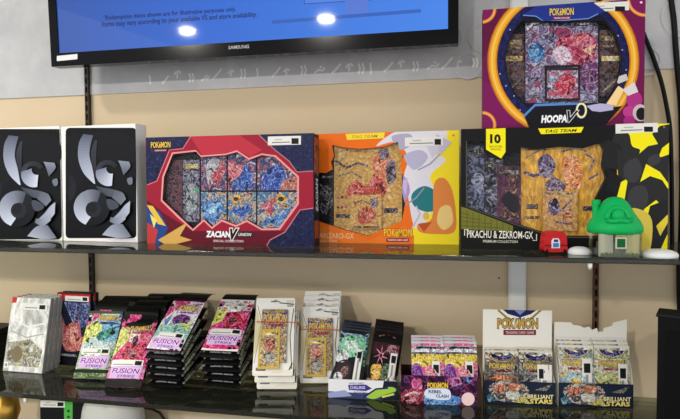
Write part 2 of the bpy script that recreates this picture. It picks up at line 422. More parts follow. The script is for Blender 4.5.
# ------------------------------------------------------------------ white tablet boxes
def tablet(BL, BR, TL, TR, off, label):
    fr = on_shelf(BL, BR, ZU); h = (fr.hgt(*TL)+fr.hgt(*TR))/2
    t = thing('tablet_box', label, 'box', fr.M, 'white tablet boxes')
    mb = MB(); w = fr.w/2; W = (238, 237, 234); mb.box(-w, w, 0, .044, 0, h, W); mb.build('lid', t, bevel=.0015)
    mb = MB(); a = Art(fr.mp(), clip=[(-w, 0), (w, 0), (w, h), (-w, h)])
    def R(pts): return [(x+off[0], y+off[1]) for x, y in pts]
    x0, y0, x1, y1, r = 65.6, 127.8, 136.4, 238.2, 4
    rr = []
    for cx, cy, s in ((x1-r, y0+r, -90), (x1-r, y1-r, 0), (x0+r, y1-r, 90), (x0+r, y0+r, 180)):
        for k in range(5): aa = radians(s+k*22.5); rr.append((cx+r*cos(aa)+off[0], cy+r*sin(aa)+off[1]))
    a.poly(rr, (13, 14, 17)); panel = [fr.mp()(*p) for p in rr]; a.clip = panel
    def P(x, y): return (60+x/3.322+off[0], 122+y/3.322+off[1])
    def sp(pts, n):
        pts = [Vector(p) for p in pts]; r = []; m = len(pts)-1
        for k in range(n+1):
            t = k/n*m; i = min(int(t), m-1); f = t-i; p0, p1, p2, p3 = pts[max(i-1, 0)], pts[i], pts[i+1], pts[min(i+2, m)]
            r.append(.5*((2*p1)+(p2-p0)*f+(2*p0-5*p1+4*p2-p3)*f*f+(3*p1-p0-3*p2+p3)*f**3))
        return r
    def band(A_, B_, c0, c1, n=18):
        A_ = sp(A_, n); B_ = sp(B_, n)
        for k in range(n):
            f = (k+.5)/n; a.poly([P(*A_[k]), P(*A_[k+1]), P(*B_[k+1]), P(*B_[k])], tuple(int(c0[z]+(c1[z]-c0[z])*f) for z in range(3)))
    def ring(cx, cy, ro, ri, a0, a1, c0, c1, off2=(0, 0), n=20):
        an = [radians(a0+(a1-a0)*k/8) for k in range(9)]
        band([(cx+ro*cos(t), cy-ro*sin(t)) for t in an], [(cx+off2[0]+ri*cos(t), cy+off2[1]-ri*sin(t)) for t in an], c0, c1, n)
    def B(pts, c): a.blob([P(*q) for q in pts], c)
    LT = (186, 194, 214); MD = (104, 110, 126); DK = (40, 42, 50)
    B([(18, 60), (60, 40), (62, 120), (84, 170), (60, 210), (18, 190)], (18, 19, 23)); B([(110, 40), (200, 36), (246, 60), (246, 130), (180, 130), (124, 120)], (19, 20, 24)); B([(30, 180), (52, 200), (50, 240), (30, 260)], (30, 32, 38))
    band([(78, 40), (63, 70), (61, 120), (78, 168), (112, 204)], [(110, 44), (102, 74), (98, 110), (108, 152), (118, 206)], (84, 90, 108), (196, 204, 222))
    band([(118, 60), (104, 100), (110, 150), (122, 190)], [(124, 60), (122, 100), (122, 150), (126, 190)], (60, 63, 74), (36, 38, 46))
    ring(160, 166, 40, 24, 30, 170, (36, 38, 44), (58, 62, 72)); ring(164, 170, 43, 18, 168, 285, (120, 126, 146), (206, 213, 230), (10, -16))
    band([(196, 128), (206, 150), (214, 176)], [(232, 132), (236, 150), (214, 177)], (140, 146, 164), (90, 96, 110))
    B([(226, 190), (242, 184), (244, 204), (232, 208)], (110, 116, 132))
    band([(122, 212), (150, 218), (190, 226)], [(140, 240), (170, 248), (222, 252)], (60, 64, 74), (92, 98, 112)); band([(190, 226), (214, 236), (224, 256)], [(176, 250), (190, 262), (206, 276)], (92, 98, 112), (120, 126, 142))
    ring(112, 284, 60, 26, 40, 105, (56, 60, 70), (120, 126, 142), (6, 6)); ring(112, 284, 60, 26, 105, 250, (120, 126, 142), (204, 211, 228), (6, 6)); ring(112, 284, 60, 26, 250, 420, (16, 17, 20), (28, 30, 36), (6, 6), 12); a.disc(*P(118, 290), 26/3.322, 26/3.322, (36, 38, 45)); a.disc(*P(112, 284), 18/3.322, 18/3.322, (26, 28, 33))
    band([(206, 296), (222, 276), (240, 262)], [(172, 330), (210, 330), (238, 300)], (150, 156, 174), (180, 187, 204)); band([(172, 330), (200, 340), (226, 322)], [(176, 316), (196, 316), (222, 300)], (110, 116, 132), (168, 175, 192)); B([(164, 256), (190, 262), (204, 280), (180, 292), (166, 280)], (70, 74, 86))
    band([(148, 374), (180, 342), (216, 338)], [(196, 384), (226, 384), (246, 380)], (176, 182, 200), (110, 116, 132))
    a.clip = None
    a.into(mb, 0); mb.build('picture_panel', t, label='black picture panel with grey ribbon swirls')
    return t
tablet((63.5, 241), (137.8, 242.8), (62.3, 126), (137, 124), (0, 0), 'white tablet box with grey swirl picture, beside the red collection box')
tablet((-11, 239.6), (62.3, 241), (-14, 128.5), (61.2, 126), (-74.6, 1.2), 'white tablet box with grey swirl picture, cut off by the left picture edge')

# ------------------------------------------------------------------ red collection box
fr = on_shelf((147.5, 243.4), (313.8, 246), ZU); h = (fr.hgt(147, 136.6)+fr.hgt(314, 134))/2
t = thing('collection_box', 'red and navy card collection box with a wide clear window', 'box', fr.M, 'card collection boxes')
WIN = [(173, 154), (196, 151.5), (201, 157), (226, 155), (237, 152), (249, 160), (262, 155), (275, 157), (297, 177), (297, 203), (279, 228), (262, 228.5), (247, 220), (236, 225), (222, 219.5), (212, 227), (204, 219), (193, 229), (178, 215), (162.5, 200), (164, 177)]
mb, a, hole = carton(fr, h, .055, (20, 22, 40), (26, 24, 44), (150, 30, 50), WIN, face=(156, 28, 52))
a.poly([(147, 240), (147, 200), (165, 214), (193, 231), (297, 231), (285, 246), (147, 246)], (98, 18, 38))
a.poly([(190, 136), (240, 135.5), (262, 150), (250, 157), (237, 150), (226, 153), (202, 155)], (190, 48, 66))
nav = busy([(20, 22, 52), (34, 40, 84), (24, 28, 62), (50, 60, 112)], 150, 2)
a.poly([(146, 136), (191, 135.5), (183, 148.6), (169.5, 150), (157, 181), (146, 185)], nav)
a.line([(191, 136), (183, 148.6), (169.5, 150), (157, 181), (147, 185)], 1, (226, 110, 120))
a.poly([(259, 134), (316, 132), (316, 171), (297, 172), (289, 161), (275, 150)], nav)
a.line([(259, 135), (275, 150), (289, 161), (297, 172), (314, 171)], 1, (180, 120, 130))
a.poly([(316, 207), (300, 210), (285, 232), (270, 240), (266, 248), (316, 248)], nav)
a.line([(314, 208), (300, 210), (285, 232), (270, 240), (266, 247)], 1, (200, 120, 130))
# window border
Wo = [(172, 152.5), (196, 150), (201, 155.5), (226, 153.5), (237, 150.2), (249, 158), (262, 153.4), (276, 155.4), (299, 176.4), (299, 204), (280, 230), (261.5, 230.2), (247, 222), (236, 227), (222, 221.5), (212, 229), (204, 221.4), (193, 231), (177, 217), (160.8, 200.8), (162.3, 176.4)]
a.poly(Wo, (236, 150, 150))
# plain shards in the lower left corner
a.poly([(147, 205), (160, 212), (168, 228), (160, 246), (147, 246)], (36, 70, 140)); a.poly([(147, 205), (153, 206), (166, 226), (158, 224)], (228, 190, 70))
a.poly([(147, 222), (158, 230), (155, 244), (147, 246)], (190, 60, 60)); a.poly([(158, 240), (188, 222), (180, 236), (192, 240), (168, 246)], (214, 170, 90)); a.poly([(150, 214), (157, 220), (154, 228)], (232, 220, 120))
logo(a, 151, 142, 170.5, 148, dy=-.4, bar=(154, 149.4, 167, 151.6), out=(20, 24, 60))
a.text('ZACIAN', 206, 230.8, 230.5, 237.3, (245, 245, 245), dy=.3, shear=.1, bold=.05)
a.text('V', 230, 228.5, 238.5, 240, (20, 20, 24), shear=.3, bold=.06, out=(240, 240, 240), outw=.12)
a.rect(237.5, 231.8, 252.5, 236.8, (28, 24, 30), dy=.2)
a.text('UNION', 238.5, 232.8, 251.5, 236, (235, 235, 235), dy=.2, shear=.2, bold=.02)
a.text('SPECIAL COLLECTION', 213.5, 239.7, 243.5, 242, (235, 215, 215), dy=.4, bold=.015)
a.into(mb)
# side print: letters up the right side
sd = Art(lambda y, z: (y, z)); ZZ = []
vs, fs = textmesh('ZACIAN', .1, .03); bx = max(v[0] for v in vs)
mb.add([(fr.w/2+.0004, (.040-v[1]*.026), h*.30+v[0]/bx*h*.30) for v in vs], fs, (235, 235, 235))
mb.add([(fr.w/2+.0002, y, z) for y, z in ((.008, h*.06), (.046, h*.06), (.046, h*.22), (.008, h*.22))], [(0, 1, 2, 3)], (150, 70, 40))
mb.add([(fr.w/2+.0002, y, z) for y, z in ((.006, h*.66), (.05, h*.62), (.05, h*.97), (.012, h*.97))], [(0, 1, 2, 3)], busy([(150, 60, 40), (200, 120, 70), (60, 40, 70), (30, 30, 60)], 160, 3))
mb.build('carton', t)
p1 = busy([(40, 78, 160), (70, 120, 190), (170, 70, 90), (36, 34, 60), (176, 176, 190), (28, 48, 110)], 110, 1)
p2 = busy([(150, 60, 80), (190, 120, 130), (60, 50, 80), (40, 70, 140), (120, 110, 120), (200, 190, 190)], 120, 5)
p3 = busy([(46, 92, 160), (100, 160, 190), (36, 50, 90), (190, 190, 200), (200, 150, 60), (60, 40, 50)], 140, 8)
D = .012
def card(q, pat, extra): inner_card(t, fr, D, q, (60, 54, 60), lambda a: (a.poly(q, pat), extra(a)))
card([(201, 150), (226.5, 150), (226.5, 190.5), (201, 190.5)], p2, lambda a: (a.blob([(207, 164), (216, 158), (222, 166), (216, 180), (208, 184)], (176, 176, 184)), a.poly([(210, 176), (224, 160), (226, 170), (216, 188)], (180, 70, 86)), a.rect(201, 150, 227, 158, (110, 90, 96))))
card([(228, 150), (256, 150), (256, 190.5), (228, 190.5)], p2, lambda a: (a.blob([(234, 190), (236, 172), (246, 165), (252, 174), (250, 190)], (42, 80, 170)), a.poly([(228, 160), (244, 166), (240, 176), (228, 184)], (190, 90, 100))))
card([(257.5, 150), (298, 150), (298, 190.5), (257.5, 190.5)], p2, lambda a: (a.blob([(262, 190), (266, 172), (278, 164), (286, 176), (280, 190)], (36, 72, 168)), a.poly([(282, 182), (297, 174), (297, 190), (280, 190)], (190, 110, 90))))
card([(201, 192), (226.5, 192), (226.5, 232), (201, 232)], p3, lambda a: (a.blob([(203, 206), (214, 200), (224, 206), (216, 222), (204, 220)], (58, 118, 190)), a.poly([(206, 210), (222, 202), (212, 216)], (130, 190, 220))))
card([(228, 192), (256, 192), (256, 232), (228, 232)], p3, lambda a: (a.disc(236, 199, 5, 4, (206, 160, 60)), a.disc(236, 199, 2.6, 2, (50, 30, 40)), a.poly([(230, 210), (252, 204), (244, 220)], (40, 80, 170))))
card([(257.5, 192), (298, 192), (298, 232), (257.5, 232)], p3, lambda a: (a.disc(281, 199, 6, 4.6, (206, 160, 60)), a.disc(281, 199, 3, 2.4, (50, 30, 40)), a.poly([(260, 206), (276, 196), (272, 216)], (180, 70, 90)), a.poly([(262, 222), (292, 208), (280, 226)], (60, 120, 190))))
bp = busy([(40, 38, 48), (90, 90, 104), (150, 150, 164), (60, 50, 90), (30, 28, 36)], 150, 6)
inner_card(t, fr, .010, [(183, 160), (199.5, 160), (199.5, 222), (183, 222)], (50, 48, 56), lambda a: (a.poly([(183, 160), (200, 160), (200, 222), (183, 222)], bp), a.rect(185, 164, 198, 168.5, (180, 160, 80)), a.blob([(187, 188), (195, 186), (197, 206), (188, 214)], (140, 150, 156)), a.disc(196.5, 190, 2, 2.6, (70, 160, 90))), 'booster_pack', .004)
inner_card(t, fr, .014, [(166, 160), (182.5, 160), (182.5, 218), (166, 218)], (40, 30, 40), lambda a: (a.poly([(166, 160), (183, 160), (183, 218), (166, 218)], busy([(46, 36, 48), (120, 70, 70), (70, 60, 80), (30, 26, 34)], 150, 9))), 'booster_pack', .003)
pane(t, hole)
sticker(t, fr, 268, 136.6, 301, 145.4, (291.5, 138.2, 298.6, 144), dy=-.8)

# ------------------------------------------------------------------ orange and yellow collection box
fr = at_depth(258, 459, 247, 1.315, 1.315, ZU); h = (fr.hgt(319, 134.6)+fr.hgt(459, 129.6))/2
t = thing('collection_box', 'orange and yellow card collection box with a gold card in its window', 'box', fr.M, 'card collection boxes')
WIN = [(332, 145), (345, 147.5), (359, 148.9), (383, 147), (398, 141.8), (399, 150), (403, 156), (400, 166), (403, 176), (402, 192), (405, 204), (402, 221), (369, 236), (345, 230), (312, 219), (312, 172), (326, 173), (333, 169), (331, 162), (334, 156)]
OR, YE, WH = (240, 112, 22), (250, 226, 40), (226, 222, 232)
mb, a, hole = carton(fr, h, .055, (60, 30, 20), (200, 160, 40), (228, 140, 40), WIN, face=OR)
a.poly([(418, 128), (462, 128), (462, 250), (412, 250), (414, 200)], YE)
a.poly([(258, 240), (330, 226), (369, 240), (405, 226), (414, 236), (414, 250), (258, 250)], (238, 124, 40))
a.blob([(376, 146), (400, 130), (442, 128), (446, 140), (432, 152), (446, 160), (430, 176), (436, 196), (424, 226), (414, 226), (408, 196), (404, 176), (408, 158), (396, 142)], WH)
a.tex = True; a.blob([(392, 136), (410, 134), (412, 144), (402, 150), (396, 146)], (176, 172, 196)); a.blob([(404, 156), (420, 150), (428, 158), (414, 170)], (184, 180, 206)); a.poly([(424, 140), (448, 144), (432, 158)], (206, 200, 220))
a.blob([(392, 178), (404, 176), (410, 190), (404, 202), (394, 200)], (170, 150, 200)); a.poly([(400, 182), (408, 178), (406, 196)], (206, 180, 220))
a.blob([(412, 194), (424, 186), (436, 192), (440, 206), (428, 212), (414, 206)], (36, 122, 128))
a.blob([(434, 184), (444, 178), (452, 190), (456, 214), (454, 232), (436, 234), (420, 232), (418, 224), (432, 218)], (228, 136, 66))
a.blob([(440, 208), (450, 206), (453, 222), (444, 230), (437, 222)], (240, 206, 130)); a.poly([(418, 224), (432, 222), (424, 232)], (190, 84, 40)); a.line([(404, 206), (416, 198), (424, 188)], 1.4, (150, 146, 170)); a.line([(418, 170), (430, 164), (444, 150)], 1.4, (160, 156, 182)); a.line([(410, 232), (420, 214), (416, 206)], 1.6, (196, 190, 206)); a.poly([(436, 134), (452, 142), (440, 156)], (196, 190, 212)); a.disc(426, 216, 3, 4, (226, 190, 70)); a.tex = False
a.poly([(345.5, 134), (385, 132.4), (384, 138.4), (347, 140)], (250, 220, 60)); a.text('TAG TEAM', 352, 135.4, 378, 138.4, (190, 140, 30), dy=-.9, shear=.3, bold=.01)
a.text('RESHIRAM & CHARIZARD-GX', 278, 232.2, 354, 237.8, (250, 200, 150), dy=1, bold=.01)
a.text('PREMIUM COLLECTION', 300, 239.4, 337, 241.8, (250, 200, 150), dy=.4, bold=.005)
logo(a, 384, 228.6, 412, 236.6, dy=.1, bar=(386.5, 238, 409, 241.8), out=(190, 80, 20))
a.disc(453.3, 135.2, 1.2, 1.2, (200, 160, 60))
a.into(mb); mb.build('carton', t)
gold = busy([(212, 168, 92), (202, 154, 80), (220, 182, 112), (196, 140, 70), (224, 190, 126)], 90, 11)
D = .012
def deco(a):
    a.poly([(330, 140), (405, 140), (405, 240), (330, 240)], gold)
    a.line([(335, 160), (346, 168), (358, 163), (368, 166)], 2.6, (110, 84, 96)); a.line([(339, 176), (352, 172), (362, 178)], 1.6, (120, 90, 70))
    a.blob([(346, 192), (356, 180), (366, 186), (376, 172), (386, 182), (384, 196), (360, 200)], (206, 70, 56)); a.blob([(372, 160), (384, 152), (392, 164), (384, 178), (376, 176)], (216, 120, 76))
    a.blob([(378, 152), (386, 148), (390, 156), (382, 160)], (116, 92, 110)); a.blob([(386, 166), (394, 160), (396, 178), (388, 184)], (110, 86, 104)); a.line([(346, 150), (366, 152)], 1.6, (150, 110, 60))
    for k in range(3): a.rect(337+k*4, 196, 339.6+k*4, 198.6, (160, 40, 40)); a.rect(337+k*4, 206, 339.6+k*4, 208.4, (160, 40, 40))
    a.rect(384, 208, 398, 213, (60, 46, 60)); a.rect(336, 214, 350, 218, (70, 50, 46))
q = [(334, 140), (402, 138), (402, 238), (334, 238)]
inner_card(t, fr, D, q, (206, 164, 90), deco)
gold2 = busy([(214, 172, 100), (204, 156, 84), (222, 186, 118), (180, 110, 70)], 130, 12)
def deco2(a):
    a.poly([(350, 194), (382, 194), (382, 232), (350, 232)], gold2)
    a.blob([(358, 214), (366, 206), (376, 212), (372, 222), (360, 224)], (196, 84, 56)); a.line([(354, 204), (362, 200), (370, 204)], 1.4, (110, 84, 80)); a.blob([(370, 200), (377, 198), (378, 206), (372, 208)], (120, 92, 100)); a.rect(353, 226, 379, 228.4, (120, 84, 50))
q2 = [(350.5, 195), (381.5, 194.6), (381.5, 229), (350.5, 229.6)]
inner_card(t, fr, .006, q2, (110, 80, 40), deco2)
q3 = [(310, 168), (333, 168), (333, 226), (310, 226)]
inner_card(t, fr, .008, q3, (22, 20, 24), lambda a: (a.rect(322, 176, 333, 178, (90, 90, 96)), a.blob([(320, 190), (330, 186), (333, 204), (322, 214)], (60, 56, 62)), a.line([(320, 184), (330, 196), (326, 214)], 1.4, (120, 116, 120))), 'booster_pack', .003)
pane(t, hole)
sticker(t, fr, 405, 137.6, 443, 146.4, (434.6, 139, 441, 144.8), dy=-1)

# ------------------------------------------------------------------ black and yellow collection box
frP = fr = on_shelf((460.8, 248.4), (667.2, 251.6), ZU); h = hP = (fr.hgt(459, 130)+fr.hgt(668.5, 122.6))/2
t = thing('collection_box', 'black and yellow card collection box carrying the purple box on top', 'box', fr.M, 'card collection boxes')
WIN = [(467, 142), (484, 141.5), (484, 152), (501, 160), (508, 153.5), (521, 147), (538, 149), (560, 146.5), (584, 148), (600, 143), (604, 150), (602, 166), (606, 178), (596, 198), (596, 212), (607, 222), (604, 236), (560, 236), (540, 231), (515, 223), (467, 206)]
mb, a, hole = carton(fr, h, .06, (18, 18, 18), (18, 18, 18), (22, 22, 22), WIN, face=(20, 20, 21))
ol = mat((116, 116, 46)); 
a.poly([(460, 206.5), (466, 208), (513, 226), (513, 231.5), (460, 229)], ol)
for k in range(9): a.line([(461+6*k, 208+2.1*k), (461+6*k, 229+.3*k)], .7, (84, 84, 34))
for k in range(4): a.line([(460, 212+k*4.5), (470+k*11, 215.5+k*4.2)], .7, (86, 86, 34))
a.line([(466.4, 141), (466.4, 206.6), (514, 224), (540, 232.2), (560, 237.2), (604, 237.4)], .8, (90, 88, 80))
Y2 = (248, 234, 22)
a.poly([(617, 122), (670, 120), (670, 254), (617, 254)], Y2)
DK = (42, 42, 44); DK2 = (60, 60, 63)
a.blob([(614, 134), (628, 133), (632, 146), (640, 150), (634, 160), (622, 156), (612, 160)], DK)
a.poly([(590, 150), (608, 140), (620, 144), (625, 156), (619, 170), (610, 168), (600, 172)], (34, 34, 36))
a.poly([(617, 150), (630, 150), (632, 160), (648, 146), (658, 144), (652, 134), (660, 126), (670, 124), (670, 142), (662, 148), (658, 158), (670, 154), (670, 186), (660, 172), (646, 164), (640, 182), (650, 176), (662, 180), (670, 192), (670, 214), (656, 200), (640, 212), (622, 214), (628, 178), (618, 184)], DK)
a.blob([(624, 166), (636, 158), (642, 170), (636, 182), (626, 180)], DK2); a.blob([(630, 190), (644, 186), (648, 200), (640, 214), (628, 212)], DK2); a.blob([(648, 158), (658, 154), (660, 162), (650, 166)], DK2)
a.poly([(650, 206), (670, 198), (670, 228), (660, 250), (652, 252), (644, 230)], (36, 36, 38))
a.blob([(622, 214), (634, 208), (650, 216), (652, 236), (646, 253), (618, 253), (617, 226)], (228, 204, 84)); a.poly([(656, 226), (668, 214), (668, 222), (660, 236)], (232, 208, 60))
a.poly([(607, 168), (622, 178), (617, 196), (606, 190)], (26, 26, 27))
a.poly([(486, 129), (505.5, 128.2), (505.5, 152), (501, 158.5), (486, 149.5)], Y2)
a.text('10', 490, 134, 500.8, 143.6, (24, 24, 20), bold=.05); a.text('BOOSTER', 489.6, 145.6, 502.4, 147.6, (60, 56, 20), bold=.0); a.text('PACKS', 491, 148.4, 501, 150.4, (60, 56, 20), bold=.0)
a.poly([(538, 128.6), (583.5, 127), (581, 132.6), (541, 134.2)], Y2); a.text('TAG TEAM', 545, 129.8, 577, 133, (30, 28, 16), dy=-1.1, shear=.3, bold=.02)
a.text('PIKACHU & ZEKROM-GX', 467, 230, 533, 237.6, (240, 238, 225), dy=1.4, bold=.012)
a.text('PREMIUM COLLECTION', 483, 239.8, 517.5, 242.4, (225, 222, 205), dy=.6, bold=.01)
a.line([(464.6, 235.5), (464.6, 229.4), (468.4, 229.5)], .9, (235, 232, 215)); a.line([(536.4, 234), (536.4, 240.4), (532.6, 240.3)], .9, (235, 232, 215))
a.disc(663.8, 127.2, 1.1, 1.1, (120, 116, 90))
a.into(mb); mb.build('carton', t)
gold3 = busy([(214, 160, 60), (200, 142, 46), (226, 178, 84), (210, 152, 56)], 80, 14, stretch=(1, 1, .35))
PU = (94, 74, 112)
def deco(a):
    a.poly([(518, 138), (606, 138), (606, 242), (518, 242)], gold3)
    a.line([(524, 172), (534, 176), (546, 172), (556, 180)], 3.4, PU); a.blob([(538, 160), (548, 154), (556, 166), (548, 178), (540, 174)], PU); a.blob([(546, 182), (556, 178), (566, 186), (560, 194), (548, 192)], (104, 80, 110))
    a.blob([(562, 160), (574, 156), (582, 168), (580, 188), (566, 186)], (220, 132, 70)); a.line([(586, 154), (594, 160), (590, 170)], 2, PU); a.line([(588, 180), (598, 174)], 2, PU); a.line([(526, 158), (540, 150)], 1.6, (120, 96, 90)); a.line([(560, 152), (576, 148), (590, 152)], 1.8, (120, 96, 100))
    a.rect(523, 147.5, 546, 150.4, (90, 70, 40)); a.rect(526, 204, 538, 209, (60, 48, 50)); a.rect(582, 206, 594, 211, (60, 48, 60)); a.rect(524, 216, 540, 219, (120, 90, 60))
    for k in range(3): a.disc(527+k*4, 197, 1, 1, (120, 90, 40))
inner_card(t, fr, .012, [(521, 140), (604, 140), (604, 242), (521, 242)], (206, 154, 60), deco)
gold4 = busy([(206, 160, 96), (190, 136, 80), (216, 176, 116), (150, 110, 90)], 130, 15)
inner_card(t, fr, .006, [(543, 191), (577.5, 191), (577.5, 231), (543, 231)], (130, 96, 60), lambda a: (a.poly([(543, 191), (578, 191), (578, 231), (543, 231)], gold4), a.blob([(548, 204), (556, 198), (560, 210), (552, 216)], PU), a.line([(552, 214), (562, 210), (572, 200)], 2, PU), a.blob([(562, 212), (570, 208), (572, 218), (564, 222)], (196, 120, 70)), a.line([(556, 222), (568, 224)], 1.6, PU), a.rect(545, 192.6, 575, 194.6, (150, 120, 80))))
for k, (x0, x1, y0, y1, s, pl) in enumerate(((467, 486, 146, 216, 20, [(60, 62, 84), (30, 32, 44), (120, 124, 150), (80, 84, 120)]), (484, 503, 158, 222, 21, [(40, 38, 48), (26, 24, 30), (90, 90, 110), (140, 140, 160)]), (497, 521, 166, 232, 22, [(60, 34, 56), (110, 60, 90), (30, 24, 34), (170, 130, 90)]))):
    pt = [(x0, y0), (x1, y0), (x1, y1), (x0, y1)]
    inner_card(t, fr, .014-.003*k, pt, (34, 32, 40), lambda a: (a.poly(pt, busy(pl, 130, s)), a.rect(x0+2, y0+4, x1-2, y0+9, (70, 66, 50)), a.blob([(x0+4, y0+34), (x0+12, y0+26), (x1-2, y0+34), (x1-6, y0+48)], pl[2])), 'booster_pack', .002)
pane(t, hole)
sticker(t, fr, 615.5, 124.2, 657.5, 133.6, (644, 126.6, 653, 131.8), dy=-1.4)

# ------------------------------------------------------------------ purple collection box on top
zt = ZU+hP
fr = at_depth(482.4, 643.8, 124, 1.262, 1.258, zt+.0005); h = (fr.hgt(482, 9.4)+fr.hgt(644.4, -1))/2
t = thing('collection_box', 'purple card collection box with a gold ring around its round window', 'box', fr.M, 'card collection boxes')
CX, CY = 563.3, 61
def circ(r, n=56, s=1): return [(CX+r*cos(2*pi*i/n), CY+s*r*sin(2*pi*i/n)) for i in range(n)]
WIN = [p for p in circ(57.5) if True]
WIN = []
for i in range(72):
    aa = 2*pi*i/72; x, y = CX+57.5*cos(aa), CY+57.5*sin(aa)
    if y < 21: y = 21
    if y > 103: y = 103
    WIN.append((x, y))
_w = [WIN[0]]
for p_ in WIN[1:]:
    if hypot(p_[0]-_w[-1][0], p_[1]-_w[-1][1]) > .5: _w.append(p_)
WIN = _w
mb, a, hole = carton(fr, h, .052, (70, 14, 50), (120, 24, 90), (110, 20, 80), WIN, face=(112, 18, 76))
a.poly([(480, 6), (520, 6), (496, 40), (482, 60)], (96, 14, 62)); a.poly([(482, 80), (492, 84), (520, 126), (482, 126)], (124, 20, 90))
NV = busy([(24, 26, 74), (30, 36, 96), (22, 22, 62), (36, 44, 112)], 90, 30)
for k, (ro, c) in enumerate(((76, (196, 110, 20)), (74.6, (236, 160, 36)), (72.6, (250, 200, 90)), (70.4, (244, 178, 46)), (68, (214, 132, 24)), (66.4, (30, 26, 60)))): a.poly(circ(ro), c)
a.poly(circ(65.6), NV); a.poly(circ(59), (20, 20, 40))
for x, y, r in ((481.5, 9, 15), (644.5, -1, 18), (482.5, 125, 14)):
    for dr, c in ((0, (220, 120, 50)), (1, (245, 176, 90)), (2.6, (222, 130, 56)), (3.4, (126, 22, 90))): a.disc(x, y, r-dr, r-dr, c)
a.disc(641, 2.5, 1.4, 1.2, (240, 220, 235))
for x, y in ((500, 74), (506, 86), (514, 96), (520, 110), (526, 114), (600, 34), (622, 50), (618, 36), (626, 70), (510, 30)): a.disc(x, y, .7, .7, (190, 200, 235), n=8)
# top plate and logo
a.poly([(523, 15), (540, 4), (592, 2), (606, 12), (598, 14), (588, 18.5), (544, 21.5), (536, 16)], (34, 52, 140)); a.line([(523, 15.4), (536, 16.4), (544, 21.8), (588, 18.8), (598, 14)], 1, (110, 150, 220))
logo(a, 549.6, 8.6, 573.6, 16, dy=-.8, bar=(553, 17, 570.5, 19.8), out=(20, 34, 110))
# name plate
a.poly([(524, 116), (535, 104.5), (575, 103), (592, 110), (622, 106), (608, 122), (600, 130), (530, 130)], (20, 20, 28)); a.line([(524, 116), (535, 105.2), (578, 103.6)], 2.4, (88, 140, 210))
a.poly([(586, 106), (600, 103.5), (613, 105), (613, 110), (600, 112), (592, 111)], (186, 180, 216))
a.disc(581.2, 110.5, 5.6, 8, (236, 232, 190), ri=(3.6, 5.8)); 
a.text('HOOPA', 541, 115.2, 567, 123.2, (248, 248, 250), dy=-.6, shear=.15, bold=.055)
a.text('V', 567, 110.6, 578.6, 122.4, (24, 24, 30), shear=.35, bold=.02, out=(236, 236, 240), outw=.05)
# plain magenta and white shapes at the right
a.disc(634, 100, 8, 9, (176, 50, 130)); a.disc(629, 112, 6.5, 6, (190, 60, 140)); a.disc(629, 121, 6, 5, (168, 44, 124)); a.poly([(622, 90), (634, 82), (638, 92), (628, 96)], (222, 216, 214)); a.disc(640, 113, 7.5, 8.5, (204, 190, 190)); a.disc(641, 114, 5.2, 6.4, (20, 20, 24)); a.poly([(614, 78), (626, 74), (628, 80), (618, 84)], (206, 200, 196)); a.poly([(606, 104), (618, 86), (624, 90), (616, 106)], (250, 214, 150))
a.into(mb); mb.build('carton', t)
D = .012
HP = busy([(150, 150, 178), (96, 100, 140), (120, 70, 120), (190, 190, 206), (70, 60, 100), (160, 60, 96)], 85, 32)
def deco(a):
    a.poly([(524, 18), (602, 18), (602, 106), (524, 106)], HP)
    a.rect(524, 18, 602, 26, (40, 44, 60)); a.disc(536, 53, 8.5, 10, (44, 106, 168)); a.disc(535, 51, 4.5, 5, (90, 150, 200))
    a.blob([(556, 42), (572, 34), (594, 36), (596, 58), (584, 70), (564, 62)], (176, 48, 84)); a.blob([(552, 52), (564, 46), (572, 58), (562, 66)], (220, 190, 210)); a.poly([(572, 38), (590, 34), (580, 46)], (210, 90, 100)); a.poly([(582, 50), (596, 44), (592, 56)], (230, 180, 150)); a.poly([(544, 38), (556, 30), (552, 42)], (60, 60, 96)); a.blob([(580, 66), (596, 62), (598, 84), (584, 90)], (110, 56, 110))
    a.line([(527, 30), (534, 22)], 2, (230, 230, 236)); a.line([(534, 24), (541, 22)], 1.6, (230, 230, 236))
    a.rect(528, 78, 543, 82, (50, 44, 70)); a.rect(530, 90, 542, 92, (150, 140, 160)); a.rect(529, 95, 541, 98, (60, 60, 80))
    a.text('220', 579.5, 20.4, 589.5, 24.8, (240, 240, 240), dy=-.4, bold=.01); a.disc(592.6, 22, 2.2, 2.2, (120, 110, 140))
inner_card(t, fr, D, [(525.5, 18), (598, 16), (598, 106), (525.5, 106)], (70, 66, 90), deco, thick=.002)
HQ = busy([(176, 50, 80), (210, 120, 140), (120, 60, 100), (210, 200, 214), (70, 60, 90)], 130, 33)
inner_card(t, fr, .007, [(544.6, 65.6), (580, 64.6), (580, 100.4), (545, 101.4)], (26, 24, 32), lambda a: (a.poly([(547, 68), (578, 67), (578, 98), (547, 99)], HQ), a.blob([(556, 84), (566, 74), (576, 80), (570, 94), (560, 94)], (190, 44, 70)), a.disc(552, 79, 3, 3.6, (90, 150, 190)), a.rect(547, 67.4, 578, 70.4, (40, 40, 54))))
for x0, x1, y0, y1, s, lg in ((506, 524, 34, 50, 40, (150, 130, 90)), (504, 524.5, 50, 96, 41, (190, 160, 90)), (599.5, 618, 30, 50, 42, (130, 110, 60)), (599.5, 621, 50, 96, 43, (214, 190, 120))):
    pt = [(x0, y0), (x1, y0), (x1, y1), (x0, y1)]
    inner_card(t, fr, .013, pt, (40, 34, 38), lambda a: (a.poly(pt, busy([(60, 40, 46), (34, 28, 36), (110, 80, 70), (90, 84, 96), (40, 36, 48)], 140, s)), a.rect(x0+2, y0+6, x1-2, y0+11, lg), a.line([(x0+3, y1-4), (x1-4, (y0+y1)/2+6)], 1.6, (150, 120, 90))), 'booster_pack', .003)
pane(t, hole)
sticker(t, fr, 586.5, 3.4, 629, 12.2, (615, 6.4, 625, 11.2), dy=-2)
